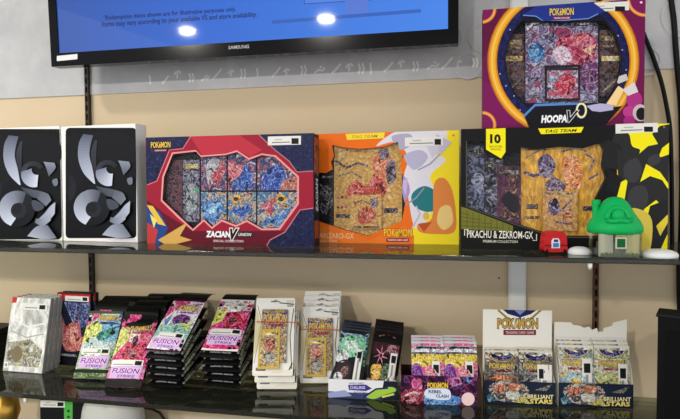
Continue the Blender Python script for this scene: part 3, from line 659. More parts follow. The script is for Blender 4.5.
LAMP1, LAMP2, LAMP3, LAMP4, WORLD = 17, 3, 112, 4, 1.2
# ------------------------------------------------------------------ toys on the upper shelf
p = ony(553.5, 250, 1.165); RED = mat((196, 30, 34), rough=.25)
t = thing('toy_bus', 'small red toy bus with a blue and white front plate', 'toy', Matrix.Translation((p.x, p.y, ZU)) @ Matrix.Rotation(radians(12), 4, 'Z'))
mb = MB(); hw, hh = .0215, .045
prof = smooth([(-hw, .006), (-hw-.0005, .02), (-hw+.002, .038), (-hw+.010, hh-.001), (0, hh), (hw-.010, hh-.001), (hw-.002, .038), (hw+.0005, .02), (hw, .006), (0, .004)], 3)
mb.prism(prof, -.012, .014, RED); mb.build('body', t, bevel=.003)
mb = MB(); mb.prism([(x*1.02, z) for x, z in ((-hw, .016), (-hw, .0185), (hw, .0185), (hw, .016))], -.0135, .0145, (120, 18, 24)); mb.build('bumper_strip', t)
mb = MB(); mb.prism([(-.009, .012), (.007, .012), (.007, .026), (.004, .031), (-.006, .031), (-.009, .026)], -.0145, -.012, (226, 226, 232)); mb.prism([(-.0065, .014), (.0045, .014), (.0045, .022), (-.0065, .022)], -.0152, -.0145, (70, 120, 190)); mb.prism([(-.005, .024), (.003, .024), (.003, .029), (-.005, .029)], -.0152, -.0145, (40, 60, 110)); mb.build('front_plate', t, label='blue and white front plate')
for sx in (-1, 1):
    for yy in (-.007, .009):
        mb = MB(); mb.lathe([(.0055, -.003), (.0062, -.002), (.0062, .002), (.0055, .003)], (22, 22, 24), 16); mb.v = [(sx*(hw-.004)+v[2], yy+v[0], .0064+v[1]) for v in mb.v]; mb.build('wheel', t)

GRN = mat((16, 172, 88), rough=.38)
p = ony(614.2, 256, 1.145); S = 1.145/560*1.03
t = thing('mushroom_house', 'toy mushroom house with a green roof and clear walls', 'toy', Matrix.Translation((p.x, p.y, ZU)) @ Matrix.Scale(.87, 4))
cw = clear_material('clear_plastic', .45, (.95, .95, .90), .1)
mb = MB(); W = .045; rr = []
for cx, cy, s in ((W-.012, W-.012, 0), (-W+.012, W-.012, 90), (-W+.012, -W+.012, 180), (W-.012, -W+.012, 270)):
    for k in range(5): aa = radians(s+k*22.5); rr.append((cx+.012*cos(aa), cy+.012*sin(aa)))
n = len(rr)
for off, z0, z1 in ((0, .0, .052), (-.002, .0015, .0505)):
    f = 1+off/W; mb.add([(x*f, y*f, z0) for x, y in rr]+[(x*f, y*f, z1) for x, y in rr], [(i, (i+1) % n, n+(i+1) % n, n+i) for i in range(n)]+[tuple(range(n))], cw)
mb.build('wall', t, label='clear plastic walls')
mb = MB(); mb.box(-W+.004, -.012, -.036, -.034, .002, .05, (206, 204, 190)); mb.build('inner_panel', t, label='pale panel inside the clear walls')
mb = MB(); mb.box(.014, W-.005, -.036, -.034, .004, .05, (214, 206, 150)); mb.build('inner_panel', t, label='yellowish panel inside the clear walls')
mb = MB(); mb.box(-.03, .03, .0, .03, .002, .028, (150, 150, 132)); mb.build('inner_block', t)
mb = MB(); mb.box(-.010, .012, -.0475, -.0452, .020, .044, (190, 190, 170)); mb.box(-.007, .009, -.0482, -.0474, .023, .041, (14, 92, 44)); mb.build('window', t, label='dark green window')
mb = MB()
for k in range(9): mb.lathe([(.003, 0), (.0045, .003), (.003, .007), (.001, .008)], (96, 112, 80), 8, (-.034+k*.0085, -.040, .0022+.001*(k % 2)))
mb.build('hedge', t, label='grey green hedge at the foot of the walls')
mb = MB(); mb.lathe([(.02, .0505), (.048, .049), (.0545, .0515), (.0568, .058), (.0560, .066), (.0515, .075), (.046, .083), (.040, .092), (.035, .101), (.030, .110), (.0235, .119), (.014, .1265), (.004, .129)], GRN, 40, sy=.95)
rf = mb.build('roof', t, smooth=True, label='glossy green mushroom roof')
mb = MB(); z0 = .083
arch = []
for i in range(13):
    aa = pi*(i/12); arch.append((-.003-.021*cos(aa), -.040+.010*sin(aa), z0+.024*sin(aa)-.001))
mb.tube(arch, .0058, GRN, 10); mb.tube([(-.026, -.042, z0-.004), (-.014, -.0475, z0-.006), (-.003, -.049, z0-.003), (.009, -.0475, z0-.006), (.021, -.042, z0-.004)], .0052, GRN, 10)
mb.lathe([(.001, -.016), (.010, -.012), (.014, 0), (.011, .010), (.001, .015)], GRN, 16, (-.003, -.036, z0+.006)); mb.build('dormer', rf, smooth=True)
mb = MB(); mb.lathe([(.0072, .0), (.0072, .045), (.0092, .046), (.0092, .056), (.0070, .0565), (.0065, .05)], GRN, 20, (-.0385, .0, .066)); mb.build('chimney', t)
WHT = mat((226, 228, 228), rough=.35)
for px, dd, r, lab in ((579.5, 1.16, .0215, 'small round white display base between the red toy and the mushroom house'), (659.5, 1.135, .031, 'round white display base to the right of the mushroom house')):
    p = ony(px, 252, dd); mb = MB(); mb.lathe([(r*.97, 0), (r, .002), (r, .006), (r*.93, .009), (r*.7, .0125), (r*.4, .0145), (r*.1, .015)], WHT, 32)
    o = tag(mb.build('round_plinth', smooth=True), lab, 'plinth'); o.location = (p.x, p.y, ZU)

# ------------------------------------------------------------------ cables on the wall
def cable(pts, r, label, d=YW-.012):
    P = [ony(x, y, d) for x, y in pts]; q = []
    for i in range(len(P)-1):
        a_, b_, c_, e_ = P[max(i-1, 0)], P[i], P[i+1], P[min(i+2, len(P)-1)]
        for j in range(6):
            s = j/6; q.append(.5*((2*b_)+(c_-a_)*s+(2*a_-5*b_+4*c_-e_)*s*s+(3*b_-a_-3*c_+e_)*s**3))
    q.append(P[-1]); mb = MB(); mb.tube(q, r, mat((16, 16, 17), rough=.4), 8)
    return tag(mb.build('power_cable', smooth=True), label, 'cable')
cable([(622, -120), (625, -50), (630, -10), (636, 12), (644.6, 36), (653, 57), (661, 81), (666.5, 106), (670, 130), (671.5, 170), (672, 215), (672, 246)], .0048, 'black cable curving out from behind the purple box')
cable([(664, -130), (667, -60), (669.5, -14), (671.5, 2), (674, 22), (675.5, 45), (678, 75), (681, 110), (682, 180), (681, 235), (679.5, 262), (679.5, 290), (681, 330), (686, 360)], .0062, 'thick black cable hanging down at the right picture edge', d=YW-.0075)

# ------------------------------------------------------------------ black unit at the right
p = ony(654.5, 400, 1.135)
t = thing('speaker_cabinet', 'black cabinet standing at the right end of the lower shelf', 'cabinet', Matrix.Translation((p.x, p.y, ZL)) @ Matrix.Rotation(radians(-22.5), 4, 'Z'))
B1 = mat((9, 9, 10), rough=.5, spec=.1); B2 = mat((5, 5, 6), rough=.6, spec=.1)
hh = .232
mb = MB(); mb.box(.003, .20, .004, .06, .0, hh-.006, B1); mb.build('body', t, bevel=.002)
mb = MB(); mb.box(0, .204, 0, .064, hh-.006, hh, mat((24, 24, 25), rough=.5)); mb.build('top_panel', t, bevel=.002)
mb = MB(); mb.box(.016, .19, .002, .0042, .008, hh-.03, B2); mb.build('front_grille', t)

# ------------------------------------------------------------------ booster packs
def sheet(mb_flat, w, h, bul, nu=6, nv=12):
    me = mb_flat.mesh('f'); bm = bmesh.new(); bm.from_mesh(me)
    for i in range(1, nu):
        bmesh.ops.bisect_plane(bm, geom=bm.verts[:]+bm.edges[:]+bm.faces[:], plane_co=(-w/2+w*i/nu, 0, 0), plane_no=(1, 0, 0), dist=1e-7)
    for j in range(1, nv):
        bmesh.ops.bisect_plane(bm, geom=bm.verts[:]+bm.edges[:]+bm.faces[:], plane_co=(0, 0, h*j/nv), plane_no=(0, 0, 1), dist=1e-7)
    bmesh.ops.triangulate(bm, faces=bm.faces[:])
    for v in bm.verts: v.co.y -= bul(v.co.x, v.co.z)
    bm.to_mesh(me); bm.free(); return me
def pack_meshes(name, w, h, T, deco, back, crimp, lab=None, flap=0, flapc=(16, 16, 17), smoothing=True):
    """returns (wrapper mesh, label mesh); art units 0..100 both ways, y down from the top"""
    def bul(x, z):
        fu = max(0, 1-abs(2*x/w)**3); e = min(z, h-z)/h; fv = sin(min(1, max(0, e-.045)/.16)*pi/2)
        return .0008+T/2*(fu**.6)*fv
    mp = lambda a_, b_: ((a_/100-.5)*w, (1-b_/100)*h)
    mb = MB(); rect = [mp(0, 100), mp(100, 100), mp(100, 0), mp(0, 0)]
    mb.add([(x, 0, z) for x, z in rect], [(0, 1, 2, 3)], back)
    a = Art(mp, clip=rect, step=6e-5); a.tex = True; deco(a); a.tex = False
    a.rect(0, 0, 100, 4, crimp); a.rect(0, 96, 100, 100, crimp); a.into(mb)
    me = sheet(mb, w, h, bul)
    mb = MB(); mb.add([(x, 0, z) for x, z in rect], [(0, 1, 2, 3)], back); me2 = sheet(mb, w, h, lambda x, z: -bul(x, z))
    bm = bmesh.new(); bm.from_mesh(me); n0 = len(bm.faces); bm.from_mesh(me2)
    bm.faces.ensure_lookup_table()
    for f in bm.faces[n0:]: f.material_index = 0
    # side seams
    for sx in (-1, 1):
        vs = []
        for j in range(13):
            z = h*j/12; vs.append((bm.verts.new((sx*w/2, -.0008, z)), bm.verts.new((sx*w/2, .0008, z))))
        for j in range(12): f = bm.faces.new((vs[j][0], vs[j+1][0], vs[j+1][1], vs[j][1])); f.material_index = 0
    if flap:
        k = len(me.materials); me.materials.append(M(flapc))
        rows = []
        for j in range(5):
            s = j/4; zz = h-.002+flap*s*cos(s*.5); yy = flap*s*s*.45
            rows.append([(bm.verts.new((-w/2*(1-.06*s), yy-.0006, zz)), bm.verts.new((-w/2*(1-.06*s), yy+.0012, zz))), (bm.verts.new((w/2*(1-.06*s), yy-.0006, zz)), bm.verts.new((w/2*(1-.06*s), yy+.0012, zz)))])
        for j in range(4):
            (a0, b0), (c0, d0) = rows[j]; (a1, b1), (c1, d1) = rows[j+1]
            for q in ((a0, c0, c1, a1), (b0, b1, d1, d0), (a0, a1, b1, b0), (c0, d0, d1, c1)): bm.faces.new(q).material_index = k
        (a1, b1), (c1, d1) = rows[4]; bm.faces.new((a1, c1, d1, b1)).material_index = k
    bm.to_mesh(me); bm.free(); me.name = name
    lm = None
    if lab:
        mb = MB(); a = Art(mp, step=6e-5); x0, y0, x1, y1, blk = lab
        a.rect(x0, y0, x1, y1, (232, 230, 224)); a.rect(*blk, (26, 26, 28))
        if x1-x0 > (y1-y0): a.rect(x0+6, y0+(y1-y0)*.62, blk[0]-4, y0+(y1-y0)*.76, (140, 140, 138))
        else:
            a.rect(x0+(x1-x0)*.35, blk[3]+3, x0+(x1-x0)*.62, y1-3, (150, 150, 148))
        a.into(mb, -.0005); lm = sheet(mb, w, h, bul); lm.name = 'price_label'
    return me, lm
def put_pack(Mx, meshes, label, group, name='booster_pack', cat='card pack', wrapper='wrapper'):
    t = thing(name, label, cat, Mx, group)
    link(wrapper, meshes[0], t)
    if meshes[1]: link('price_label', meshes[1], t, label='small white price label')
    return t
KB = mat((15, 15, 16), rough=.3, name='black_sleeve')
FW, FH, FT = .090, .160, .012
PK = (214, 40, 120)
def fusion_text(a, y):
    a.poly([(6, y-2), (94, y-4), (90, y+14), (8, y+14.5)], mat((208, 178, 218))); a.text('FUSION', 12, y, 88, y+8, (140, 40, 160), shear=.15, bold=.035, out=(250, 240, 252), outw=.08); a.text('STRIKE', 30, y+9.6, 78, y+13, (120, 60, 160), shear=.1, bold=.02)
def fA(a):
    a.rect(0, 0, 100, 100, (206, 226, 224)); a.poly([(0, 0), (44, 0), (26, 14), (0, 24)], PK); a.poly([(70, 0), (100, 0), (100, 12)], (60, 110, 190))
    a.poly([(0, 24), (30, 16), (60, 20), (40, 38), (0, 52)], (230, 232, 120)); a.poly([(46, 18), (100, 12), (100, 44), (66, 48)], (120, 190, 226))
    a.blob([(40, 38), (58, 30), (84, 26), (92, 34), (74, 42), (54, 46)], (34, 120, 110)); a.poly([(50, 40), (80, 30), (70, 42)], (80, 170, 140)); a.poly([(10, 46), (20, 40), (24, 50)], (60, 90, 60))
    a.poly([(0, 62), (100, 56), (100, 88), (0, 88)], (150, 190, 130)); a.poly([(20, 68), (90, 60), (60, 72)], (236, 240, 226)); logo(a, 32, 6, 92, 15); a.rect(40, 17, 86, 21, (70, 80, 150))
    fusion_text(a, 71); a.rect(0, 87, 100, 92, (26, 30, 26)); a.rect(0, 92, 100, 100, (96, 124, 60))
def fB(a):
    a.rect(0, 0, 100, 100, (224, 60, 130)); a.poly([(0, 8), (30, 14), (34, 34), (0, 58)], (226, 226, 120)); a.poly([(34, 14), (78, 14), (60, 34), (36, 36)], (236, 220, 190))
    a.blob([(26, 52), (40, 40), (66, 40), (84, 48), (78, 60), (50, 64), (28, 62)], (196, 26, 54)); a.blob([(36, 50), (60, 46), (72, 54), (54, 60)], (130, 14, 40)); a.blob([(66, 20), (88, 16), (98, 30), (86, 46), (70, 38)], (230, 60, 110)); a.blob([(46, 30), (58, 26), (62, 38), (52, 42)], (96, 20, 70)); a.poly([(80, 30), (96, 20), (90, 40)], (240, 130, 160))
    a.rect(0, 74, 100, 88, (230, 110, 170)); a.poly([(0, 0), (40, 0), (24, 12), (0, 16)], PK); logo(a, 30, 8, 92, 18); a.rect(40, 19.5, 84, 23, (180, 40, 90))
    fusion_text(a, 74); a.rect(0, 89, 100, 100, (20, 18, 20))
def fC(a):
    a.rect(0, 0, 100, 100, (232, 228, 234)); a.poly([(0, 0), (70, 0), (36, 22), (0, 40)], PK); a.poly([(60, 0), (100, 0), (100, 30), (80, 24)], (226, 200, 226))
    a.blob([(34, 40), (52, 32), (80, 36), (84, 46), (62, 52), (40, 50)], (120, 40, 130)); a.blob([(44, 42), (58, 38), (64, 46), (52, 50)], (64, 26, 90)); a.poly([(0, 56), (60, 50), (100, 56), (100, 76), (0, 80)], (150, 204, 190)); a.poly([(60, 50), (96, 46), (90, 62)], (206, 226, 120)); a.poly([(8, 44), (30, 36), (24, 56)], (96, 130, 190))
    logo(a, 36, 14, 92, 25); a.rect(44, 27, 86, 30.4, (120, 60, 150)); fusion_text(a, 80)
def fD(a):
    a.rect(0, 0, 100, 100, (214, 40, 116)); a.poly([(0, 0), (100, 0), (100, 22), (60, 28), (0, 30)], (244, 240, 236)); a.poly([(0, 24), (34, 22), (30, 48), (0, 54)], (216, 216, 90)); a.blob([(36, 46), (52, 30), (84, 32), (94, 48), (66, 56), (40, 58)], (196, 22, 62)); a.blob([(48, 42), (64, 36), (72, 48), (56, 54)], (120, 14, 50)); a.poly([(70, 32), (96, 28), (90, 44)], (236, 90, 140)); a.rect(0, 62, 100, 80, (226, 160, 200))  # white area across the top is glare painted into the print
    fusion_text(a, 76)
lb = (22, 56, 96, 66, (74, 57.5, 92, 64))
mA = pack_meshes('pack_a', FW, .172, FT, fA, KB, (70, 84, 60), (8, 57, 90, 66, (68, 58.4, 86, 63.6)), 0)
mBk = pack_meshes('pack_b', FW, .170, FT, fB, KB, (26, 20, 24), (4, 62, 92, 72, (70, 63.4, 88, 69.6)), .02, KB)
mC = pack_meshes('pack_c', FW, FH, FT, fC, KB, (60, 20, 50), (18, 68, 92, 78, (70, 69.4, 88, 75.6)), .056, KB)
mD = pack_meshes('pack_d', FW, FH, FT, fD, KB, (230, 226, 222), (8, 62, 94, 73, (70, 63.6, 90, 70)), .047, KB)
mK = pack_meshes('pack_k', FW, FH, .015, lambda a: (a.rect(0, 0, 100, 100, KB), a.poly([(0, 0), (70, 0), (40, 14), (0, 18)], PK), a.rect(0, 30, 4, 90, (150, 150, 130)), a.rect(95, 20, 100, 90, (160, 160, 140)), a.rect(90, 30, 93, 80, (110, 120, 90)), a.rect(20, 90, 80, 92, (150, 150, 150)), a.rect(0, 97, 100, 99.4, (60, 60, 62))), KB, (34, 34, 36), None, .034, KB)
def lean(BL, BR, z, tilt, dz=0): return on_shelf(BL, BR, z, tilt)
def tiltfit(BL, BR, TL, TR, z):
    best = min(((abs(sum(Fr(onz(*BL, z), onz(*BR, z), radians(t_)).mp()(*q)[0] for q in (TL, TR))), t_) for t_ in range(0, 80)), key=lambda k: k[0])[1]
    f = Fr(onz(*BL, z), onz(*BR, z), radians(best)); return best, f.w, f.hgt(*TL), f.hgt(*TR)
if 0:
    for nm, k in dict(A=((73, 379), (108, 379), (88.7, 311), (119, 312), ZL), B=((107, 388), (140, 388), (125, 321), (157.5, 324), ZL), C=((148, 353), (190, 355), (168, 306), (205, 308), ZL+.089), case=((1.7, 370), (41.5, 374), (11.6, 298), (51.5, 298), ZL), bl=((249.3, 375), (292, 375), (260.8, 297), (301, 295), ZL+.03)).items(): print('TILT', nm, tiltfit(*k))
GF = 'loose booster packs on the lower shelf'
fr = on_shelf((74, 378.5), (109, 379.5), ZL+.004, 25); fr = on_shelf((73, 378.5), (108, 379.5), ZL+.004, 30); put_pack(fr.M, mA, 'green and white booster pack leaning beside the red topped game case', GF)
fr = on_shelf((105, 387), (140, 388), ZL+.004, 37); put_pack(fr.M, mBk, 'bright pink booster pack with a large white label, leaning foremost', GF)
# black topped packs behind them
fB0 = on_shelf((103, 387), (137, 388), ZL+.004, 31)
back_pos = [((.000, .030, .012), 'first black topped booster pack behind the bright pink one'), ((.010, .051, .022), 'second black topped booster pack behind the bright pink one'), ((-.014, .072, .028), 'third black topped booster pack behind the bright pink one'), ((.020, .093, .032), 'rearmost black topped booster pack behind the bright pink one')]
for (dx, dy, dz), lab in back_pos:
    put_pack(Matrix.Translation((dx, dy, dz)) @ fB0.M, mK, lab, GF)
fA0 = on_shelf((74, 378.5), (109, 379.5), ZL+.004, 25)
for (dx, dy, dz), lab in (((.002, .026, .008), 'first black topped booster pack behind the green and white one'), ((.004, .046, .016), 'rearmost black topped booster pack behind the green and white one')):
    put_pack(Matrix.Translation((dx, dy, dz)) @ fA0.M, mK, lab, GF)
ORD = ['topmost', 'second from top', 'third from top', 'fourth from top', 'fifth from top', 'lowest']
def pile(cx, cy, yaw, n, top, t0, t1, step, where, group, toplabel):
    rs = random.Random(len(where))
    for k in range(n):
        tl = t0+(t1-t0)*k/(n-1); f = k == n-1
        Mx = Matrix.Translation((cx+(0 if f else rs.uniform(-.004, .004)), cy+(0 if f else rs.uniform(-.002, .004)), ZL+.009+k*step)) @ Matrix.Rotation(radians(yaw+(0 if f else rs.uniform(-4, 4))), 4, 'Z') @ Matrix.Rotation(-radians(tl), 4, 'X')
        put_pack(Mx, top if f else mK, toplabel if f else 'black booster pack, %s in the pile %s' % (ORD[n-1-k], where), group)
p = onz(162, 354, ZL+.087)
pile(p.x, p.y, -4, 6, mC, 78, 53, .0165, 'topped by a white and purple pack', 'booster packs in the purple topped pile', 'white and purple booster pack lying on top of the middle pile')
p = onz(219.5, 353, ZL+.087)
pile(p.x, p.y, 2, 6, mD, 80, 54, .0165, 'beside the white blister packs', 'booster packs in the pile beside the blister packs', 'magenta booster pack with painted white glare, lying on top of the pile by the blister packs')

# ------------------------------------------------------------------ blister packs with a gold card
BW, BH = .094, .182
def blister(gold_s, warm):
    mp = lambda a_, b_: ((a_/100-.5)*BW, (1-b_/100)*BH)
    mb = MB(); r = [mp(2, 100), mp(98, 100), mp(100, 98), mp(100, 3), mp(98, 0), mp(2, 0), mp(0, 3), mp(0, 98)]
    hole = [mp(*q) for q in ((38, 4), (44, 4), (47, 2.6), (53, 2.6), (56, 4), (62, 4), (62, 5.6), (38, 5.6))]
    vs, fs = tess(r, [hole]); W = (232, 230, 224)
    for y in (-.0006, .0006): mb.add([(x, y, z) for x, z in vs], fs, W)
    n = len(r); mb.add([(x, -.0006, z) for x, z in r]+[(x, .0006, z) for x, z in r], [(i, (i+1) % n, n+(i+1) % n, n+i) for i in range(n)], W)
    a = Art(mp, clip=r)
    a.poly([(0, 14), (8, 20), (14, 40), (6, 70), (0, 76)], (214, 206, 170)); a.line([(4, 10), (16, 30), (10, 60), (3, 84)], 1.6, (150, 144, 80)); a.line([(97, 14), (90, 50), (97, 92)], 2.6, (120, 110, 50)); a.line([(88, 96), (98, 84)], 3, (70, 66, 40)); a.line([(60, 6.5), (98, 8.5)], 1.4, (60, 58, 50)); a.poly([(0, 96), (40, 98), (70, 90), (100, 94), (100, 100), (0, 100)], (224, 220, 206))
    a.rect(78, 3, 97, 7, (206, 204, 196)); a.rect(80, 9, 96, 12, (170, 168, 160)); a.rect(8, 90, 32, 94, (120, 118, 110))
    a.into(mb, -.0006); back = mb.mesh('backing')
    mb = MB(); q = [mp(18, 16), mp(82, 16), mp(82, 84), mp(18, 84)]
    mb.prism(q, -.007, -.0016, (60, 54, 70)); a = Art(mp, clip=q); a.tex = True
    a.rect(18, 16, 82, 84, busy([(120, 100, 80), (200, 170, 90), (90, 70, 110), (220, 206, 170)], 130, gold_s)); a.poly([(18, 18), (50, 26), (82, 18), (82, 22), (50, 31), (18, 22)], (60, 50, 120)); logo(a, 22, 22, 80, 33, out=(70, 50, 110), col=(226, 190, 80)); a.rect(30, 34.5, 72, 38, (150, 40, 50)); a.into(mb, -.007); pk = mb.mesh('booster_pack')
    mb = MB(); q = [mp(14, 42), mp(66, 42), mp(66, 92), mp(14, 92)]
    mb.prism(q, -.0086, -.0074, (200, 168, 70)); a = Art(mp, clip=q); a.tex = True
    a.rect(18, 45, 62, 89, busy([(206, 180, 110), (160, 130, 80), (120, 110, 110), (226, 206, 150), (190, 150, 60)], 150, gold_s+1)); a.rect(19, 46, 61, 49.5, (220, 200, 140)); a.blob([(26, 60), (38, 52), (54, 58), (52, 68), (34, 70)], warm); a.blob([(28, 74), (46, 70), (56, 78), (40, 86)], (130, 126, 116)); a.into(mb, -.0086); cdm = mb.mesh('gold_card')
    return back, pk, cdm
def put_blister(Mx, ms, label, group):
    t = thing('blister_pack', label, 'card pack', Mx, group)
    for nm, me in zip(('backing_card', 'booster_pack', 'gold_card'), ms): link(nm, me, t)
    return t
bl1 = blister(50, (170, 90, 70)); bl2 = blister(60, (196, 120, 100))
def band(fr, z, y0, y1, label):
    mb = MB(); w = BW/2+.002; mb.tube([(-w, y0, z), (0, y0-.001, z-.001), (w, y0, z-.002), (w+.001, (y0+y1)/2, z-.002), (w, y1, z-.002), (0, y1+.001, z), (-w, y1, z), (-w-.001, (y0+y1)/2, z), (-w, y0, z)], .0009, (214, 90, 50), 6)
    o = tag(mb.build('rubber_band'), label, 'rubber band', 'rubber bands around the blister packs'); o.matrix_world = fr.M
f1 = on_shelf((254, 389), (299.5, 389), ZL+.003, 24)
labs = ['rearmost white blister pack of the left blister pile', 'middle white blister pack of the left blister pile', 'white blister pack with a gold card, front of the left blister pile']
for k in range(3): put_blister(f1.M @ Matrix.Translation((-.004*k, -.0128*k, .0135*k)), bl1, labs[k], 'white blister packs with gold cards')
band(f1, .150, -.0385, .004, 'thin orange rubber band around the left blister pile')
f2 = on_shelf((300, 384), (343, 384), ZL+.003, 20)
labs = ['rearmost white blister pack of the right blister pile', 'third white blister pack from front in the right blister pile', 'second white blister pack from front in the right blister pile', 'white blister pack at the front of the right blister pile']
for k in range(4): put_blister(f2.M @ Matrix.Translation((-.0015*k, -.0128*(k-3)-.0, .015*(3-k)+.002)), bl2, labs[k], 'white blister packs with gold cards')
band(f2, .128, -.0115, .042, 'thin orange rubber band around the right blister pile')

# ------------------------------------------------------------------ display boxes with packs
def display(fr, liph, depth, side, sidec, lipdeco, label, backh, backdeco=None, backpoly=None, lipc=(30, 30, 40), sideback=None, innerc=None, liptex=True):
    t = thing('display_box', label, 'box', fr.M, 'counter display boxes'); w = fr.w/2; th = .0009
    mb = MB(); mb.box(-w, w, 0, depth, 0, .0012, sidec); mb.build('base', t)
    mb = MB(); mb.box(-w, w, -th, 0, 0, liph, lipc); a = Art(fr.mp(-th), clip=[(-w, 0), (w, 0), (w, liph), (-w, liph)]); a.tex = liptex; lipdeco(a); a.into(mb, -th); mb.build('front_lip', t)
    for s in (-1, 1):
        mb = MB(); prof = [(0, 0), (depth, 0), (depth, sideback or side), (depth*.35, side), (0, liph)]
        mb.prism(prof, 0, th, sidec); mb.v = [(s*(w-th)+(v[1]-th/2), v[0], v[2]) for v in mb.v]; mb.build('side_panel', t)
    mb = MB(); bp_ = backpoly or [(-w, 0), (w, 0), (w, backh), (-w, backh)]
    mb.prism(bp_, depth, depth+th, innerc or sidec)
    if backdeco: a = Art(fr.mp(depth), clip=bp_); backdeco(a); a.into(mb, depth)
    mb.build('back_panel', t, label=None)
    return t
def ppx(fr, x, y, tilt, px, py):
    Mx = fr.M @ Matrix.Translation((x, y, .003)) @ Matrix.Rotation(-radians(tilt), 4, 'X'); I = Mx.inverted(); c = I @ CAM; d_ = I.to_3x3() @ ray(px, py); t_ = -c.y/d_.y
    return Mx, c.z+d_.z*t_
ROW = ['front', 'second', 'third', 'rearmost']
# 1: white and black lip, sleeved packs
fr = on_shelf((328.4, 397.4), (397.5, 400.2), ZL+.0005); w = fr.w/2
def lip1(a):
    a.rect(326, 376, 400, 402, (226, 226, 228)); a.poly([(326, 391), (360, 393), (400, 392), (400, 404), (326, 402)], (60, 66, 110)); a.poly([(326, 393), (345, 390), (352, 396), (326, 398)], (150, 160, 200))
    a.poly([(384, 380), (400, 378), (400, 402), (380, 402)], (26, 32, 54)); a.blob([(366, 396), (378, 389), (392, 387), (396, 391), (384, 395), (374, 399)], (160, 200, 70)); a.line([(364, 397), (376, 389), (388, 388)], 1.8, (30, 40, 90)); a.line([(382, 397), (394, 394)], 2, (206, 220, 90))
    a.poly([(348, 385), (366, 384.5), (372, 388.6), (366, 391), (349, 390)], (70, 50, 130)); a.text('SWORD & SHIELD', 349, 382.4, 364, 384.4, (70, 80, 160), bold=.01); a.text('CHILLING', 350, 386, 365, 389, (206, 216, 246), bold=.02); a.text('REIGN', 354, 391.6, 366, 394.4, (60, 70, 150), bold=.02)
lipz = fr.hgt(362, 380)
display(fr, lipz, .118, .042, (222, 222, 226), lip1, liptex=False, label='white display tray of dark sleeved packs, left of the other display boxes', backh=.04, sideback=.042, lipc=(226, 226, 228))
M1, h1 = ppx(fr, -w/2, .014, 34, 360, 329)
def g1(a):
    a.rect(0, 0, 100, 100, (26, 30, 36)); a.poly([(0, 4), (100, 4), (100, 26), (60, 40), (0, 36)], (120, 160, 176)); a.blob([(6, 22), (40, 12), (88, 16), (90, 36), (50, 46), (14, 42)], (120, 200, 150)); a.blob([(20, 26), (50, 20), (70, 30), (40, 36)], (206, 232, 216)); a.poly([(40, 4), (100, 4), (96, 12)], (46, 52, 60)); a.blob([(0, 40), (24, 36), (44, 44), (30, 54), (4, 54)], (226, 230, 232))
    a.blob([(8, 58), (36, 50), (56, 60), (50, 80), (16, 80)], (54, 40, 46)); a.blob([(24, 64), (44, 60), (48, 72), (30, 76)], (120, 84, 76)); a.blob([(0, 74), (22, 70), (34, 80), (10, 90), (0, 88)], (220, 222, 226)); a.poly([(60, 40), (100, 30), (100, 60)], (40, 90, 80))
def g2(a):
    a.rect(0, 0, 100, 100, (20, 17, 20)); a.line([(20, 12), (50, 8), (80, 13)], 2, (120, 60, 50)); a.rect(6, 22, 94, 40, (54, 28, 36)); a.rect(54, 24, 92, 40, (120, 50, 60))
    for k in range(7): aa = k*.9; a.poly([(36+4*cos(aa), 42+3*sin(aa)), (36+26*cos(aa+.2), 42+17*sin(aa+.2)), (36+5*cos(aa+.9), 42+4*sin(aa+.9))], (232, 130, 160))
    a.blob([(10, 60), (40, 56), (46, 74), (20, 80)], (226, 176, 60)); a.blob([(48, 58), (66, 54), (64, 78), (46, 80)], (60, 90, 60)); a.poly([(0, 78), (100, 80), (100, 94), (0, 94)], (160, 90, 70)); a.blob([(60, 78), (90, 70), (96, 86)], (236, 226, 216))
pw = w*.98
mG1 = pack_meshes('pack_g', pw*.92, h1, .012, g1, mat((38, 44, 52), rough=.3), (52, 60, 70), (66, 32, 88, 84, (70, 36, 85, 46)))
mG2 = pack_meshes('pack_r', pw*.92, h1, .012, g2, mat((18, 15, 17), rough=.3), (30, 24, 26), (68, 36, 90, 86, (72, 40, 87, 51)))
G1 = 'sleeved packs in the white display tray'
for c, ms, nm in ((-1, mG1, 'green and white pack'), (1, mG2, 'black pack with a pink burst')):
    for k in range(4):
        Mx, _ = ppx(fr, c*w/2, .014+k*.0195, 34, 360, 329)
        put_pack(Mx @ Matrix.Translation((-.002, 0, .003*k*(1 if c > 0 else .6))) @ Matrix.Rotation(radians(7 if c > 0 else 6), 4, 'Y'), ms, '%s, %s in its row of the white display tray' % (nm, ROW[k]), G1)
